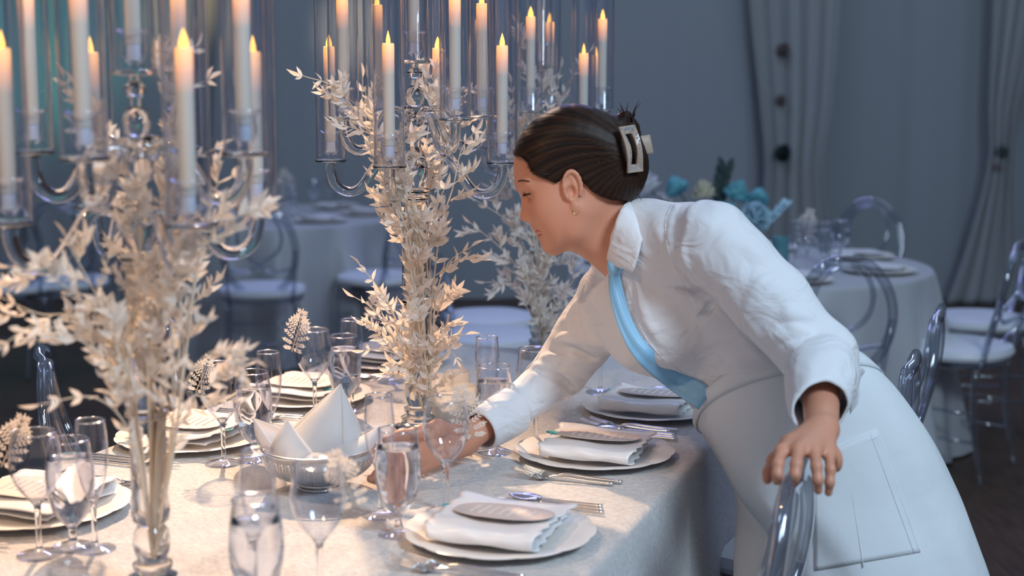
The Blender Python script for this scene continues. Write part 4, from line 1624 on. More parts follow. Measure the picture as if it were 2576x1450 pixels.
face_px = [(1298, 393), (1296, 414), (1297, 437), (1299, 452), (1301, 460), (1307, 471), (1314, 482), (1317.5, 492), (1317.5, 502), (1314.5, 517), (1311, 531),
           (1308, 543), (1308.5, 550), (1313, 555.5), (1322, 556.5), (1332, 557), (1339, 561), (1343, 571), (1349, 579), (1355.5, 584), (1356.5, 588), (1356.5, 593), (1364, 599), (1371, 603.5),
           (1371.5, 609), (1374, 616), (1380, 624), (1388, 629), (1398, 629.5)]
face_poly = [hp(*p) for p in face_px] + [hp(1422, 619), hp(1445, 612), hp(1470, 560), hp(1470, 400), hp(1400, 340), hp(1320, 360)]
fsd = poly_sdf(face_poly)
skull_px = [(1312, 375), (1304, 405), (1303, 440), (1306, 462), (1318, 490), (1327, 520), (1336, 545), (1350, 575), (1364, 600), (1380, 616), (1398, 624), (1422, 614), (1450, 606), (1500, 560),
            (1556, 490), (1578, 420), (1562, 345), (1520, 292), (1460, 268), (1400, 276), (1345, 315)]
ssd = poly_sdf([hp(*p) for p in smoothpts([(x, y) for x, y in skull_px], 60)])
hair_all_px = [(1285, 420), (1291, 385), (1300, 357), (1315, 331), (1345, 301), (1376, 280), (1405, 265), (1445, 260), (1490, 268), (1520, 281), (1552, 300), (1580, 330), (1591, 380), (1593, 430),
               (1590, 475), (1578, 505), (1550, 560), (1500, 620), (1420, 650), (1360, 600), (1290, 500)]
hsd = poly_sdf([hp(x, y) for x, y in hair_all_px])
hair_mask_px = [(1286, 392), (1299, 391), (1313, 395), (1326, 406), (1334, 427), (1349, 437), (1366, 443), (1384, 451), (1396, 455), (1406, 449), (1413, 437), (1424, 424), (1440, 424), (1452, 436), (1462, 452), (1474, 466), (1488, 478), (1508, 489), (1530, 497),
                (1562, 502), (1640, 520), (1700, 430), (1640, 200), (1400, 200), (1260, 260), (1260, 392)]
msd = poly_sdf([hp(x, y) for x, y in hair_mask_px])


def rounded(sd, Wd, R, off=0.0):
    def f(P):
        q = hloc(P)
        d2 = sd(q[:, :2]) - off
        dw = np.abs(q[:, 2]) - Wd
        return np.hypot(np.maximum(d2 + R, 0), np.maximum(dw + R, 0)) + np.minimum(np.maximum(d2 + R, dw + R), 0) - R
    return f


Lsh, Rsh = at(1792, 602, 2.52), at(1532, 752, 2.86)
Lel, Rel = at(2062, 905, 2.42), at(1412, 930, 2.86)
Lwr, Rwr = at(2067, 1082, 2.20), at(1172, 1106, 2.70)
NK = at(1600, 612, 2.70)
CH_, WA, PE = at(1690, 720, 2.70), at(1940, 985, 2.72), at(2100, 1170, 2.72)

bd = Field()
bd.fun(rounded(ssd, 0.069, 0.058), hw(0.0, 0.03), 0.16, 0.01)
bd.fun(rounded(fsd, 0.0125, 0.010), hw(0.05, 0.0), 0.15, 0.022)
E_ = (HU, HV, HW)
for s in (-1, 1):
    bd.ell(hw(0.047, -0.004, s * 0.036), E_, (0.028, 0.030, 0.022), 0.03)              # cheek
    bd.cap(hw(0.0, -0.030, s * 0.050), hw(0.018, -0.058, s * 0.043), 0.015, 0.014, 0.03)   # jaw
    bd.cap(hw(0.018, -0.058, s * 0.043), hw(0.068, -0.074, s * 0.012), 0.014, 0.010, 0.03)
    bd.ell(hw(0.083, -0.0085, s * 0.0105), E_, (0.0105, 0.0085, 0.0075), 0.008)          # nostril wing
    bd.ell(hw(0.093, -0.0155, s * 0.0055), E_, (0.0045, 0.003, 0.0028), 0.004, 1)
    bd.ell(hw(0.079, 0.034, s * 0.031), E_, (0.012, 0.0125, 0.018), 0.014, 1)            # socket
    bd.ell(hw(0.0665, 0.033, s * 0.031), E_, (0.0125, 0.0115, 0.0145), 0.006)            # lowered lid
    bd.cap(hw(0.080, 0.052, s * 0.014), hw(0.068, 0.056, s * 0.048), 0.007, 0.006, 0.02)  # brow ridge
    bd.ell(hw(0.079, -0.0385, s * 0.009), E_, (0.0055, 0.0045, 0.014), 0.006)            # lips
    bd.ell(hw(0.075, -0.050, s * 0.008), E_, (0.0060, 0.0050, 0.013), 0.006)
    # ear
    ex = hw(-0.004, 0.020, s * 0.0705)
    eax = (HU * 0.97 + HV * 0.25, HV * 0.97 - HU * 0.25, HW + HU * (-0.25) * s)
    bd.ell(ex, eax, (0.0165, 0.0305, 0.0075), 0.006)
    ring_pts = []
    for i in range(13):
        t = math.radians(-35 + 250 * i / 12)
        ring_pts.append(np.array(ex) + (HU * 0.97 + HV * 0.25) * 0.0155 * math.cos(t) + (HV * 0.97 - HU * 0.25) * 0.0285 * math.sin(t) + HW * s * 0.0055 - HU * 0.001)
    bd.chain(ring_pts, [0.0036] * 13, 0.003)
    bd.ell(hw(0.004, -0.016, s * 0.0715), E_, (0.0075, 0.0095, 0.0055), 0.006)           # lobe
    bd.ell(hw(0.0015, 0.012, s * 0.0795), eax, (0.0085, 0.0135, 0.0105), 0.004, 1)       # concha
    bd.ell(hw(-0.001, 0.031, s * 0.079), eax, (0.0075, 0.0100, 0.0048), 0.004, 1)
    bd.ell(hw(0.0105, 0.006, s * 0.0735), E_, (0.0045, 0.0065, 0.0045), 0.004)           # tragus
# neck, trunk, arms
bd.cap(at(1498, 528, YH), at(1590, 612, 2.69), 0.054, 0.058, 0.03)
bd.cap(at(1462, 575, 2.665), at(1560, 655, 2.655), 0.024, 0.026, 0.03)                   # neck muscle
bd.cap(at(1470, 590, YH), at(1560, 672, 2.70), 0.030, 0.032, 0.03)
bd.cap(NK, Lsh, 0.046, 0.040, 0.03)
bd.cap(NK, Rsh, 0.046, 0.038, 0.03)
bd.cap(Lsh.lerp(NK, 0.40), at(1990, 975, 2.66), 0.050, 0.070, 0.03)
bd.cap(Rsh.lerp(NK, 0.40), at(1890, 985, 2.78), 0.048, 0.070, 0.03)
bd.cap(WA, PE, 0.095, 0.11, 0.03)
bd.chain([Lsh, Lel, Lwr], [0.038, 0.036, 0.0265], 0.02)
bd.chain([Rsh, Rel, Rwr], [0.034, 0.030, 0.0275], 0.02)
# legs inside the trousers
for sx, yy in ((2105, 2.60), (2000, 2.74)):
    hip = Vector(at(sx, 1190, yy))
    bd.chain([hip, Vector((hip.x + 0.02, yy, 0.44)), Vector((hip.x + 0.05, yy, 0.09)), Vector((hip.x - 0.10, yy - 0.01, 0.045))], [0.078, 0.052, 0.036, 0.03], 0.03)


def finger(pts, r0, r1, k=0.006):
    n = len(pts)
    bd.chain(pts, [r0 + (r1 - r0) * i / (n - 1) for i in range(n)], k)


# her left hand, resting on the chair back
ly = lambda px, py, Y: at(px, py, Y)
K = {'i': ly(1966, 1136, 2.125), 'm': ly(2008, 1134, 2.115), 'r': ly(2049, 1138, 2.12), 'p': ly(2086, 1146, 2.135)}
for a, r in (('i', 0.0115), ('m', 0.012), ('r', 0.0115), ('p', 0.0105)):
    t = {'i': -18, 'm': -6, 'r': 6, 'p': 16}[a]
    bd.cap(at(2067 + t, 1078, 2.195), K[a], 0.0135, r, 0.014)
finger([K['i'], ly(1957, 1168, 2.088), ly(1955, 1193, 2.080), ly(1954, 1211, 2.085)], 0.0092, 0.0068)
finger([K['m'], ly(2003, 1168, 2.075), ly(2000, 1195, 2.066), ly(1999, 1214, 2.070)], 0.0095, 0.0070)
finger([K['r'], ly(2054, 1174, 2.075), ly(2057, 1208, 2.066), ly(2058, 1234, 2.072)], 0.0092, 0.0068)
finger([K['p'], ly(2089, 1182, 2.090), ly(2087, 1214, 2.083), ly(2084, 1240, 2.088)], 0.0082, 0.0062)
bd.chain([at(2030, 1088, 2.19), at(1985, 1118, 2.155), at(1947, 1160, 2.145), at(1934, 1190, 2.125), at(1930, 1208, 2.115)], [0.013, 0.0125, 0.0098, 0.0085, 0.0072], 0.010)
bd.ell(at(2105, 1160, 2.15), ((1, 0, 0), (0, 1, 0), (0, 0, 1)), (0.009, 0.015, 0.018), 0.012)
# her right hand, under and beside the basket
R0 = Rwr
K2 = [at(1058, 1112, 2.60), at(1052, 1136, 2.585), at(1050, 1160, 2.58), at(1054, 1182, 2.585)]
for i, kk in enumerate(K2):
    bd.cap(Vector(R0) + Vector((0, 0, 0.016 - 0.010 * i)), kk, 0.0165, 0.0125 - 0.0006 * i, 0.014)
finger([K2[0], at(1015, 1128, 2.560), at(985, 1150, 2.548), at(962, 1166, 2.545)], 0.0098, 0.0075)
finger([K2[1], at(1008, 1156, 2.550), at(975, 1178, 2.542), at(946, 1192, 2.542)], 0.0100, 0.0075)
finger([K2[2], at(1006, 1182, 2.545), at(968, 1200, 2.538), at(932, 1206, 2.540)], 0.0098, 0.0072)
finger([K2[3], at(1012, 1202, 2.548), at(975, 1212, 2.540), at(944, 1211, 2.545)], 0.0090, 0.0066)
bd.chain([at(1150, 1092, 2.67), at(1100, 1078, 2.62), at(1055, 1088, 2.585), at(1010, 1096, 2.565), at(972, 1108, 2.555)], [0.017, 0.0155, 0.0115, 0.0098, 0.0078], 0.012)

wm = thing('person', 'woman in white shirt, blue tie and white apron leaning to set down a basket', 'person', (PE.x, PE.y, 0))


def child(o, par=wm):
    o.parent = par
    o.matrix_parent_inverse = Matrix.Translation(-Vector(wm.location))
    return o


pos, qd = bd.mesh(0.0025)
body = child(mesh_object('body', pos, qd, M['skin']))
tag(body, 'bare face, neck, wrists and hands')

# hair: the whole head's outline grown outward, cut along the hairline, plus the twist held by the clip
hr = Field()
hr.fun(rounded(hsd, 0.0775, 0.062), hw(0, 0.06), 0.20, 0.01)
hr.ell(at(1560, 400, 2.675), (HU, HV, HW), (0.043, 0.068, 0.060), 0.03)
hr.ell(at(1584, 372, 2.675), (HU, HV, HW), (0.026, 0.060, 0.042), 0.02)
hr.cap(at(1582, 318, 2.67), at(1576, 290, 2.67), 0.016, 0.008, 0.02)
hr.ell(at(1548, 462, 2.68), (HU, HV, HW), (0.040, 0.036, 0.058), 0.03)


def _cut(P):
    q = hloc(P)
    return msd(q[:, :2])


hr.fun(_cut, hw(0, 0.08), 5, 0.006, 2)
cu, cv = hp(1600, 388)


def strands(P, d):
    q = hloc(P)
    ang = np.arctan2(q[:, 1] - cv, q[:, 0] - cu)
    rr = np.hypot(q[:, 0] - cu, q[:, 1] - cv)
    a = ang + 0.55 * (rr / 0.2) ** 2 * 0.6
    g = np.sin(a * 95 + q[:, 2] * 60) * 0.5 + np.sin(a * 171 + q[:, 2] * 25 + 1.7) * 0.4 + np.sin(a * 31 + 0.4) * 0.5
    return d - 0.0004 * g * np.clip(rr / 0.05, 0.2, 1)


hr.post = strands
pos, qd = hr.mesh(0.0024)
M['hair'] = mat('brown_hair', (0.03, 0.014, 0.008, 1), 0.48, Specular_IOR_Level=0.22)
nt = M['hair'].node_tree
at_n = nt.nodes.new('ShaderNodeAttribute')
at_n.attribute_name = 'strand'
nt.links.new(at_n.outputs['Color'], nt.nodes['Principled BSDF'].inputs['Base Color'])
hair = child(mesh_object('hair', pos, qd, M['hair']))
q = hloc(pos)
ang = np.arctan2(q[:, 1] - cv, q[:, 0] - cu) + 0.33 * (np.hypot(q[:, 0] - cu, q[:, 1] - cv) / 0.2) ** 2
g = 0.5 + 0.22 * np.sin(ang * 47 + q[:, 2] * 40) + 0.16 * np.sin(ang * 113 + q[:, 2] * 20 + 1) + 0.12 * np.sin(ang * 211 + 2)
g = np.clip(g, 0, 1) ** 1.6
colr = np.stack((0.007 + 0.042 * g, 0.0035 + 0.016 * g, 0.0025 + 0.006 * g, np.ones(len(g))), 1)
att = hair.data.color_attributes.new('strand', 'FLOAT_COLOR', 'POINT')
att.data.foreach_set('color', colr.astype(np.float32).ravel())
tag(hair, 'dark brown hair swept back into a clipped twist')
fly = MB()


def on_later(px, py):
    ys = np.arange(2.45, 2.75, 0.0015)
    P = np.array([at(px, py, y) for y in ys])
    d = np.minimum(hr.ev(P), bd.ev(P))
    i = np.argmax(d < 0)
    return at(px, py, ys[i] - 0.0006) if d[i] < 0 else None


rnd = random.Random(4)
for i in range(26):
    a = Vector(at(1566 + rnd.uniform(-12, 26), 306 + rnd.uniform(-8, 30), 2.67 + rnd.uniform(-.02, .02)))
    b_ = a + Vector((rnd.uniform(-.014, .018), rnd.uniform(-.015, .015), rnd.uniform(0.012, 0.038)))
    fly.tube(smoothpts([a, a.lerp(b_, 0.5) + Vector((rnd.uniform(-.004, .004), 0, 0.003)), b_], 8), [0.0016, 0.0015, 0.0013, 0.0011, 0.0009, 0.0007, 0.0005, 0.0003], 5)
for i in range(14):
    a = Vector(at(1540 + rnd.uniform(0, 60), 485 + rnd.uniform(-20, 6), 2.64 + rnd.uniform(-.02, .03)))
    b_ = a + Vector((rnd.uniform(0.004, .02), rnd.uniform(-.01, .01), rnd.uniform(-0.022, 0.0)))
    fly.tube(smoothpts([a, a.lerp(b_, 0.6) + Vector((0.003, 0, -0.003)), b_], 7), [0.0012, 0.001, 0.0009, 0.0007, 0.0006, 0.0004, 0.0002], 5)
hl = [(1299, 391), (1313, 396), (1326, 407), (1334, 427), (1349, 437), (1366, 443)]
hl2 = [(1455, 442), (1463, 454), (1475, 467), (1489, 479), (1508, 490), (1530, 497)]
for ln_, nn in ((hl, 44),):
    P_ = smoothpts(ln_, nn)
    for x, y in P_:
        x += rnd.uniform(-3, 3)
        y += rnd.uniform(-3, 3)
        dx, dy = 1590 - x, 390 - y
        L_ = math.hypot(dx, dy)
        a = on_later(x - dx / L_ * rnd.uniform(2, 7), y - dy / L_ * rnd.uniform(2, 7))
        c = on_later(x + dx / L_ * rnd.uniform(14, 30), y + dy / L_ * rnd.uniform(14, 30))
        if a is None or c is None or abs(a.y - c.y) > 0.03:
            continue
        fly.tube([a, a.lerp(c, 0.5) + Vector((0, -0.0022, 0.0008)), c], [0.0002, 0.0006, 0.0004], 5)
child(fly.build('loose_strands', M['hair_strand'], sharp=0))


def near_y(field, px, py, y0=2.0, y1=3.2):
    ys = np.arange(y0, y1, 0.002)
    P = np.array([at(px, py, y) for y in ys])
    d = field.ev(P)
    i = np.argmax(d < 0)
    return ys[i] if d[i] < 0 else None


def on(field, px, py, lift=0.002, y0=2.0, fallback=2.62):
    y = near_y(field, px, py, y0)
    return at(px, py, (y if y is not None else fallback) - lift)


# brow, lashes, lips, earring, clip
b = MB()
for i in range(16):
    t = i / 15
    x0, y0_ = 1302 + 26 * t, 456 - 3 * math.sin(t * 2.2) + 3 * t
    a = on(bd, x0 + 1, y0_ + 1.2, 0.0006)
    c = on(bd, x0 + 6, y0_ - 3.5 + 3 * t, 0.0012)
    b.tube([a, c], [0.0011, 0.0004], 5)
child(b.build('eyebrow', M['brow'], sharp=0))
b = MB()
for i in range(13):
    t = i / 12
    x0, y0_ = 1318 + 17 * t, 489 - 2.5 * t
    a = on(bd, x0, y0_, 0.0005)
    c = Vector(a) + Vector((-0.0045 + 0.003 * t, -0.004, -0.0035))
    b.tube([a, Vector(a).lerp(c, 0.5) + Vector((0, 0, -0.0006)), c], [0.0005, 0.0004, 0.0002], 5)
pts = [on(bd, 1317 + 20 * t, 489.5 - 4.5 * t * t, 0.0003) for t in [i / 10 for i in range(11)]]
b.tube(pts, [0.0003 + 0.0004 * math.sin(PI * i / 10) for i in range(11)], 6)
child(b.build('eyelashes', M['lash'], sharp=0))
b = MB()
for (x0, y0_), (x1, y1_), r in (((1350, 580.5), (1367, 582), 0.0027), ((1357, 593), (1368, 587), 0.0030)):
    n = 9
    pts = [on(bd, x0 + (x1 - x0) * i / (n - 1), y0_ + (y1_ - y0_) * i / (n - 1), -0.0012, fallback=2.68) for i in range(n)]
    b.tube(pts, [r * (0.95 - 0.75 * i / (n - 1)) for i in range(n)], 8)
child(b.build('lips', M['lip'], sharp=0))
ec = Vector(hw(0.006, -0.024, 0.0735))
MBe = MB().tube([ec + Vector((0.006 * math.cos(t), 0, 0.006 * math.sin(t))) for t in [PI * 0.75 + 1.55 * PI * i / 20 for i in range(21)]], 0.0011, 8)
child(MBe.build('hoop_earring', M['gold'], sharp=0))

cc = [at(1554, 320, 2.602), at(1593, 314, 2.615), at(1615, 431, 2.615), at(1577, 436, 2.602)]
cn = (cc[1] - cc[0]).cross(cc[3] - cc[0]).normalized()
if cn.y > 0:
    cn = -cn
cl_ = MB()
N = 48
inner, outer = [], []
for i in range(N):
    s = i / N * 4
    k = int(s)
    t = s - k
    o = cc[k].lerp(cc[(k + 1) % 4], t)
    ctr = (cc[0] + cc[1] + cc[2] + cc[3]) / 4
    ci = [cc[j].lerp(ctr, 0.0) for j in range(4)]
    e1 = (cc[1] - cc[0]) * 0.30
    e2 = (cc[3] - cc[0]) * 0.17
    ii_ = [cc[0] + e1 + e2, cc[1] - e1 + e2, cc[2] - e1 - e2, cc[3] + e1 - e2]
    a = ii_[k].lerp(ii_[(k + 1) % 4], t)
    vv = (o - cc[0]).dot((cc[3] - cc[0]).normalized()) / (cc[3] - cc[0]).length
    bow = cn * 0.012 * math.sin(PI * min(max(vv, 0), 1))
    outer.append(o + bow)
    inner.append(a + bow)
th = cn * 0.005
cl_.grid([outer, [p + th for p in outer], [p + th for p in inner], inner, outer], wrap=True)
clip = child(cl_.build('hair_clip', M['acetate'], smooth=False))
tag(clip, 'taupe claw clip set with clear stones')
gm = MB()
rnd = random.Random(8)
for i in range(N):
    for k in range(2):
        t = rnd.uniform(0.15, 0.85)
        c = outer[i].lerp(inner[i], t) + th * 1.05
        r = rnd.uniform(0.0009, 0.0022)
        gm.lathe([(0, -r), (r, 0), (r * 0.6, r * 0.7), (0, r * 0.75)], 6, Matrix.Translation(c) @ cn.to_track_quat('Z', 'Y').to_matrix().to_4x4())
g_ = gm.build('stones', M['gem'], smooth=False)
g_.parent = clip
tq = [at(1603, 344, 2.655), at(1634, 340, 2.665), at(1643, 386, 2.665), at(1614, 390, 2.655)]
rows = [[tq[0].lerp(tq[1], u).lerp(tq[3].lerp(tq[2], u), v) + Vector((0, -0.004 * math.sin(PI * v), 0)) for u in [i / 6 for i in range(7)]] for v in [i / 8 for i in range(9)]]
ct = MB().grid(rows).build('claw_tab', M['acetate'], sharp=0, solid=0.004)
ct.parent = clip

# ---------------------------------------------------------------- shirt
sh = Field()
sh.cap(at(1618, 596, 2.66), at(1782, 606, 2.545), 0.066, 0.064, 0.06)
sh.cap(at(1592, 650, 2.74), at(1540, 748, 2.84), 0.058, 0.058, 0.06)
sh.cap(at(1650, 640, 2.68), at(1720, 720, 2.70), 0.088, 0.105, 0.05)
sh.cap(at(1770, 660, 2.59), at(1995, 965, 2.63), 0.082, 0.098, 0.06)
sh.cap(at(1590, 750, 2.80), at(1880, 982, 2.80), 0.080, 0.098, 0.06)
sh.cap(at(1700, 730, 2.70), WA, 0.105, 0.110, 0.06)
sh.cap(WA, at(2060, 1110, 2.72), 0.128, 0.130, 0.06)
sh.ell(at(1660, 835, 2.63), ((0.6, 0, -0.8), (0, 1, 0), (0.8, 0, 0.6)), (0.062, 0.060, 0.064), 0.06)
sh.ell(at(1612, 852, 2.78), ((0.6, 0, -0.8), (0, 1, 0), (0.8, 0, 0.6)), (0.060, 0.058, 0.062), 0.06)
Lcf = at(2064, 1000, 2.285)
# sleeves: kept apart from the trunk by a small blend so the armholes read
sh.chain([Lsh, at(1930, 752, 2.47), Lel], [0.070, 0.069, 0.060], 0.014)
sh.chain([Lel, Lel.lerp(Lcf, 0.55)], [0.060, 0.050], 0.03)
sh.chain([at(1532, 756, 2.855), at(1468, 850, 2.862), Rel, at(1310, 1020, 2.79)], [0.066, 0.060, 0.053, 0.040], 0.022)


def crease(pts, r=0.006, depth=0.0, op=0, k=0.011):
    P = [on(sh, x, y, -depth) for x, y in pts]
    if max(abs(P[i].y - P[i + 1].y) for i in range(len(P) - 1)) > 0.07:
        return []
    P = smoothpts(P, max(4, len(P) * 3))
    n = len(P)
    return [(P[i], P[i + 1], r * (0.35 + 0.65 * math.sin(PI * (i + 0.5) / n)), r * (0.35 + 0.65 * math.sin(PI * min(1, (i + 1.5) / n))), k, op) for i in range(n - 1)]


todo = []
for pts, r, dp, op in (
        ([(1700, 520), (1688, 600), (1715, 680), (1770, 770)], 0.006, 0.003, 0),
        ([(1735, 560), (1722, 640), (1760, 720)], 0.005, 0.003, 0),
        ([(1960, 800), (1995, 790), (2040, 800)], 0.008, 0.004, 0),
        ([(1935, 850), (1985, 835), (2055, 850)], 0.009, 0.004, 0),
        ([(1950, 905), (2000, 880), (2080, 892)], 0.008, 0.004, 0),
        ([(1880, 770), (1910, 720), (1950, 690)], 0.007, 0.004, 0),
        ([(1690, 725), (1760, 735), (1800, 750)], 0.007, -0.001, 1),
        ([(1760, 800), (1790, 770), (1805, 752)], 0.006, -0.001, 1),
        ([(1720, 960), (1800, 930), (1900, 905)], 0.007, 0.003, 0),
        ([(1750, 1000), (1830, 965), (1930, 935)], 0.007, 0.003, 0),
        ([(1450, 760), (1436, 800), (1445, 850)], 0.006, 0.003, 0),
        ([(1405, 855), (1440, 850), (1500, 868)], 0.008, 0.004, 0),
        ([(1372, 900), (1420, 905), (1480, 945)], 0.008, 0.004, 0),
        ([(1330, 950), (1370, 975), (1420, 1010)], 0.008, 0.004, 0),
        ([(1290, 985), (1325, 1020), (1350, 1060)], 0.007, 0.003, 0),
        ([(1392, 880), (1440, 880), (1500, 905)], 0.006, -0.001, 1),
        ([(1350, 930), (1395, 945), (1450, 985)], 0.006, -0.001, 1),
        ([(1600, 700), (1625, 790), (1660, 860)], 0.006, 0.003, 0),
        ([(1590, 720), (1580, 780), (1590, 850)], 0.006, 0.003, 0)):
    try:
        todo.append(crease(pts, r, dp, op))
    except Exception:
        pass
for seg in todo:
    for a, b_, r1, r2, k, op in seg:
        sh.cap(a, b_, r1, r2, k, op)


def wrinkle(P, d):
    x, y, z = P[:, 0], P[:, 1], P[:, 2]
    w = np.sin(38 * x - 22 * z + 3 * np.sin(9 * y + 4 * z)) * np.sin(13 * z + 11 * y + 2 * np.sin(7 * x)) + 0.5 * np.sin(71 * z + 33 * x + 2 * np.sin(21 * y))
    w2 = np.maximum(0, np.sin(60 * x + 44 * z + 5 * np.sin(11 * y + 3 * x)) * np.sin(19 * z - 14 * x + 9 * y)) ** 2
    return d - 0.0020 * w - 0.0030 * w2


sh.post = wrinkle
pos, qd = sh.mesh(0.0035)
shirt = child(mesh_object('shirt', pos, qd, M['shirt']))


def cuff(name, a, b_, r0, r1, par, fold=0.0, seed=0, slant=0.0):
    """an open turned cuff around the axis a -> b (b at the hand)"""
    a, b_ = Vector(a), Vector(b_)
    ax = (b_ - a)
    L = ax.length
    D = ax.normalized()
    N = D.orthogonal().normalized()
    B = D.cross(N)
    ph = random.Random(seed).uniform(0, 6)
    n = 14
    prof = [(r0 + (r1 - r0) * (i / n) ** 1.3 + fold * 0.004 * math.sin(PI * i / n), i / n) for i in range(n + 1)]
    prof += [(r1 - 0.003, 1.012)] + [(r0 + (r1 - r0) * (i / n) ** 1.3 - 0.005, i / n) for i in range(n, -1, -1)]
    rws = []
    for r, t in prof:
        row = []
        for j in range(64):
            an = 2 * PI * j / 64
            rad = N * math.cos(an) + B * math.sin(an)
            rr = r * (1 + 0.03 * math.sin(2 * an + ph) + fold * (0.022 * math.sin(4 * an + t * 5 + ph) + 0.012 * math.sin(9 * an - t * 7)))
            row.append(a + D * (L * t + slant * rr * rad.dot(Vector((-1, 0, -0.2))) * t) + rad * rr)
        rws.append(row)
    o = MB().grid(rws, wrap=True).build(name, M['shirt'], sharp=0)
    o.parent = par
    return o


cuff('cuff', at(1288, 1034, 2.778), at(1211, 1084, 2.715), 0.050, 0.0415, shirt, 0.25, 1)
cuff('rolled_cuff', at(2068, 930, 2.385), at(2064, 1026, 2.245), 0.0655, 0.047, shirt, 0.8, 2, 0.55)


def patch(name, rows_px, m, par, solid=0.003, res=12, sub=True):
    """a cloth panel through rows of (px, py, Y) points"""
    rws = [smoothpts([at(*q) for q in r], res) for r in rows_px]
    rws = [list(x) for x in zip(*[smoothpts(list(c), res) for c in zip(*rws)])]
    o = MB().grid(rws).build(name, m, sharp=0, solid=solid)
    if par is wm:
        child(o)
    else:
        o.parent = par
    return o


seam = MB()
for line in ([(1690, 516), (1674, 560), (1682, 630), (1712, 700), (1752, 762)], [(1578, 705), (1592, 770), (1622, 846), (1675, 908), (1740, 950)], [(1622, 512), (1690, 514)],
             [(1470, 716), (1458, 760), (1462, 820), (1482, 872)]):
    P = [on(sh, x, y, 0.0009) for x, y in [tuple(q) for q in smoothpts(line, 60)]]
    if max(abs(P[i].y - P[i + 1].y) for i in range(len(P) - 1)) < 0.05:
        seam.tube(P, 0.0011, 6)
seam.build('seams', M['shirt'], shirt, sharp=0)

# collar: stand, near leaf, far leaf
patch('collar', [[(1612, 500, 2.735), (1588, 506, 2.660), (1566, 520, 2.608), (1549, 560, 2.596), (1536, 608, 2.603), (1527, 650, 2.618)],
                 [(1624, 512, 2.745), (1606, 530, 2.640), (1596, 560, 2.588), (1578, 598, 2.578), (1557, 640, 2.588), (1540, 668, 2.605)],
                 [(1634, 522, 2.750), (1624, 560, 2.620), (1616, 600, 2.570), (1604, 650, 2.560), (1592, 684, 2.566), (1589, 681, 2.570)]], M['shirt'], shirt, 0.003)
patch('collar', [[(1494, 626, 2.74), (1508, 640, 2.70), (1526, 657, 2.645)],
                 [(1488, 645, 2.775), (1504, 668, 2.715), (1526, 684, 2.665)],
                 [(1486, 660, 2.80), (1502, 694, 2.745), (1530, 702, 2.70)]], M['shirt'], shirt, 0.003, 8)

# tie
tie_px = [(1545, 690, 13), (1551, 735, 18), (1562, 780, 19), (1578, 825, 20), (1602, 870, 22), (1640, 912, 25), (1690, 948, 28), (1735, 978, 30), (1775, 1006, 30)]
cen = smoothpts([(x, y, w, (near_y(sh, x, y) or 2.6) - 0.016) for x, y, w in tie_px], 36)
YR = []
for i, (x, y, w, Y) in enumerate(cen):
    a_, b2 = cen[max(i - 1, 0)], cen[min(i + 1, len(cen) - 1)]
    L = math.hypot(b2[0] - a_[0], b2[1] - a_[1])
    nx, ny = -(b2[1] - a_[1]) / L, (b2[0] - a_[0]) / L
    c_ = [near_y(sh, x + nx * w * u, y + ny * w * u) for u in (-0.9, -0.45, 0, 0.45, 0.9)]
    c_ = [q for q in c_ if q is not None and abs(q - 0.016 - Y) < 0.05]
    YR.append(min(c_ + [Y + 0.006]) - 0.006)
YR = [sum(YR[max(0, i - 3):i + 4]) / len(YR[max(0, i - 3):i + 4]) - 0.002 for i in range(len(YR))]
rows = []
for i, (x, y, w, Y) in enumerate(cen):
    a_, b2 = cen[max(i - 1, 0)], cen[min(i + 1, len(cen) - 1)]
    tx, ty = b2[0] - a_[0], b2[1] - a_[1]
    L = math.hypot(tx, ty)
    nx, ny = -ty / L, tx / L
    row = []
    for j in range(9):
        u = j / 4 - 1
        row.append(at(x + nx * w * u, y + ny * w * u, YR[i] - 0.0035 * (1 - u * u) - 0.002 * math.sin(u * 5 + i * 0.15)))
    rows.append(row)
tie = child(MB().grid(rows).build('necktie', M['tie'], sharp=0, solid=0.004))
kn = MB()
kc = [at(1549, 660, (near_y(sh, 1549, 672) or 2.62) - 0.016), at(1547, 676, (near_y(sh, 1547, 676) or 2.62) - 0.018), at(1545, 694, (near_y(sh, 1545, 692) or 2.62) - 0.014)]
kn.tube(smoothpts(kc, 9), [0.0125, 0.0145, 0.0150, 0.0148, 0.0140, 0.0130, 0.0120, 0.0110, 0.0100], 14, flat=(1.0, 0.7))
k_ = kn.build('knot', M['tie'], sharp=0)
k_.parent = tie

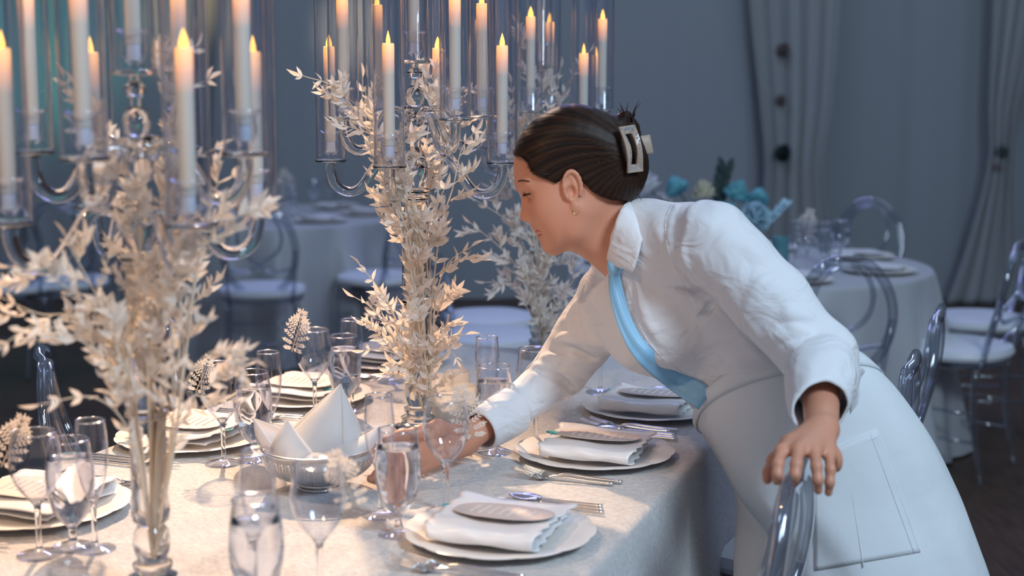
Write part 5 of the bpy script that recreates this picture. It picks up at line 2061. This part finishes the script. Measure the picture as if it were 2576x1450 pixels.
# ---------------------------------------------------------------- apron, trousers, shoes
ap_rings = [((1752, 1030), (2170, 962), 2.70, 2.70, 0.165), ((1772, 1078), (2246, 1008), 2.70, 2.70, 0.19), ((1802, 1145), (2330, 1105), 2.70, 2.70, 0.21),
            ((1846, 1232), (2394, 1225), 2.68, 2.70, 0.22), ((1918, 1330), (2437, 1338), 2.66, 2.70, 0.23), ((1945, 1450), (2475, 1455), 2.64, 2.70, 0.235),
            ((1955, 1640), (2520, 1650), 2.63, 2.70, 0.24), ((1960, 1800), (2540, 1820), 2.63, 2.70, 0.24)]
keys = []
for L, R, YL, YR, dp in ap_rings:
    a, b_ = at(*L, YL), at(*R, YR)
    keys.append((*((a + b_) / 2), *((b_ - a) / 2), dp))
K_ = smoothpts(keys, 60)
rows = []
for i, k in enumerate(K_):
    t = i / 59
    c, ax = Vector(k[0:3]), Vector(k[3:6])
    row = []
    for j in range(120):
        a = 2 * PI * j / 120
        ca, sa = math.cos(a), math.sin(a)
        ex = 0.85
        cx_ = math.copysign(abs(ca) ** ex, ca)
        sx_ = math.copysign(abs(sa) ** ex, sa)
        fold = 1 + 0.018 * t * math.sin(a * 7 + 1.0 + t * 2) + 0.012 * t * math.sin(a * 13 + t * 3)
        dent = 0.0
        p = c + ax * (cx_ * fold) + Vector((0, -1, 0.68 * max(0.0, 1 - t * 2.6) ** 1.2 + 0.04)) * (k[6] * sx_ * fold)
        row.append(p)
    rows.append(row)
apb = MB().grid(rows, wrap=True)
apron = child(apb.build('apron', M['apron'], sharp=0, solid=0.003))
bvh = BVHTree.FromPolygons([Vector(v) for v in apb.v], apb.f)


def on_apron(px, py, lift):
    d = Vector(ray(px, py)).normalized()
    h = bvh.ray_cast(Vector((0, 0, CZ)), d)
    if h[0] is None:
        return None
    return h[0] - d * lift


def apron_panel(quad, n=24, lift=0.0025):
    rws = []
    for i in range(n + 1):
        v = i / n
        row = []
        for j in range(n + 1):
            u = j / n
            x = (quad[0][0] * (1 - u) + quad[1][0] * u) * (1 - v) + (quad[3][0] * (1 - u) + quad[2][0] * u) * v
            y = (quad[0][1] * (1 - u) + quad[1][1] * u) * (1 - v) + (quad[3][1] * (1 - u) + quad[2][1] * u) * v
            e = min(u, 1 - u, v, 1 - v)
            row.append(on_apron(x, y, lift + 0.002 * math.sin(PI * u) * (1 - v)))
        rws.append(row)
    return rws


pk = MB().grid(apron_panel([(2050, 1150), (2206, 1083), (2315, 1390), (2050, 1436)])).build('pocket', M['apron'], sharp=0, solid=0.003)
pk.parent = apron
st = MB()
for line in ([(2062, 1160), (2206, 1100)], [(2126, 1128), (2172, 1428)], [(2190, 1092), (2300, 1392)]):
    st.tube([on_apron(line[0][0] + (line[1][0] - line[0][0]) * i / 20, line[0][1] + (line[1][1] - line[0][1]) * i / 20, 0.0046) for i in range(21)], 0.0010, 5)
s_ = st.build('stitching', M['apron'], sharp=0)
s_.parent = apron
# waistband and ties at the back
wb = MB()
top = [Vector(p) for p in rows[0]]
rws = []
for i, (dz, out) in enumerate(((0.0, 0.004), (0.33, 0.005), (0.66, 0.005), (1.0, 0.004))):
    rr = []
    for j in range(120):
        p = Vector(rows[0][j]).lerp(Vector(rows[4][j]), dz)
        n_ = (p - Vector(K_[2][0:3]))
        rr.append(p + n_.normalized() * out)
    rws.append(rr)
w_ = wb.grid(rws, wrap=True).build('waistband', M['apron'], sharp=0, solid=0.002)
w_.parent = apron
bw = MB()
for pts in ([(2128, 965, 2.52), (2150, 935, 2.50), (2165, 948, 2.505), (2140, 972, 2.52)], [(2130, 965, 2.52), (2152, 990, 2.50), (2148, 1030, 2.50)], [(2128, 968, 2.52), (2140, 1000, 2.505), (2128, 1035, 2.505)]):
    P = smoothpts([at(*q) for q in pts], 16)
    rws = []
    for i, p in enumerate(P):
        rws.append([Vector(p) + Vector((0.006 * u, -0.003 * u, 0.010 * u)) for u in (-1, -0.3, 0.3, 1)])
    bw.grid(rws)
b_ = bw.build('apron_string', M['apron'], sharp=0, solid=0.002)
b_.parent = apron

tr = Field()
for sx, yy in ((2110, 2.62), (1990, 2.72)):
    hip = Vector(at(sx, 1200, yy))
    tr.chain([hip, Vector((hip.x + (0.02 if sx > 2000 else -0.012), yy, 0.46)), Vector((hip.x + 0.03, yy, 0.06))], [0.105, 0.092, 0.078], 0.03)


def twr(P, d):
    return d - 0.003 * np.sin(30 * P[:, 2] + 22 * P[:, 0] + 2 * np.sin(15 * P[:, 1])) - 0.003 * np.sin(17 * P[:, 2] - 30 * P[:, 0])


tr.cap(at(2110, 1180, 2.62), at(1990, 1190, 2.72), 0.11, 0.11, 0.05)
tr.post = twr
pos, qd = tr.mesh(0.006)
child(mesh_object('trousers', pos, qd, M['apron']))
for sx, yy in ((2110, 2.62), (1990, 2.72)):
    hip = Vector(at(sx, 1200, yy))
    s0 = Field()
    s0.cap((hip.x + 0.05, yy, 0.05), (hip.x - 0.03, yy, 0.048), 0.042, 0.042, 0.03)
    s0.cap((hip.x - 0.03, yy, 0.045), (hip.x - 0.14, yy - 0.01, 0.034), 0.044, 0.032, 0.03)
    s0.fun(lambda P: -(P[:, 2] - 0.002), (hip.x, yy, 0.03), 5, 0.004, 2)
    pos, qd = s0.mesh(0.005)
    child(mesh_object('shoe', pos, qd, M['lash']))
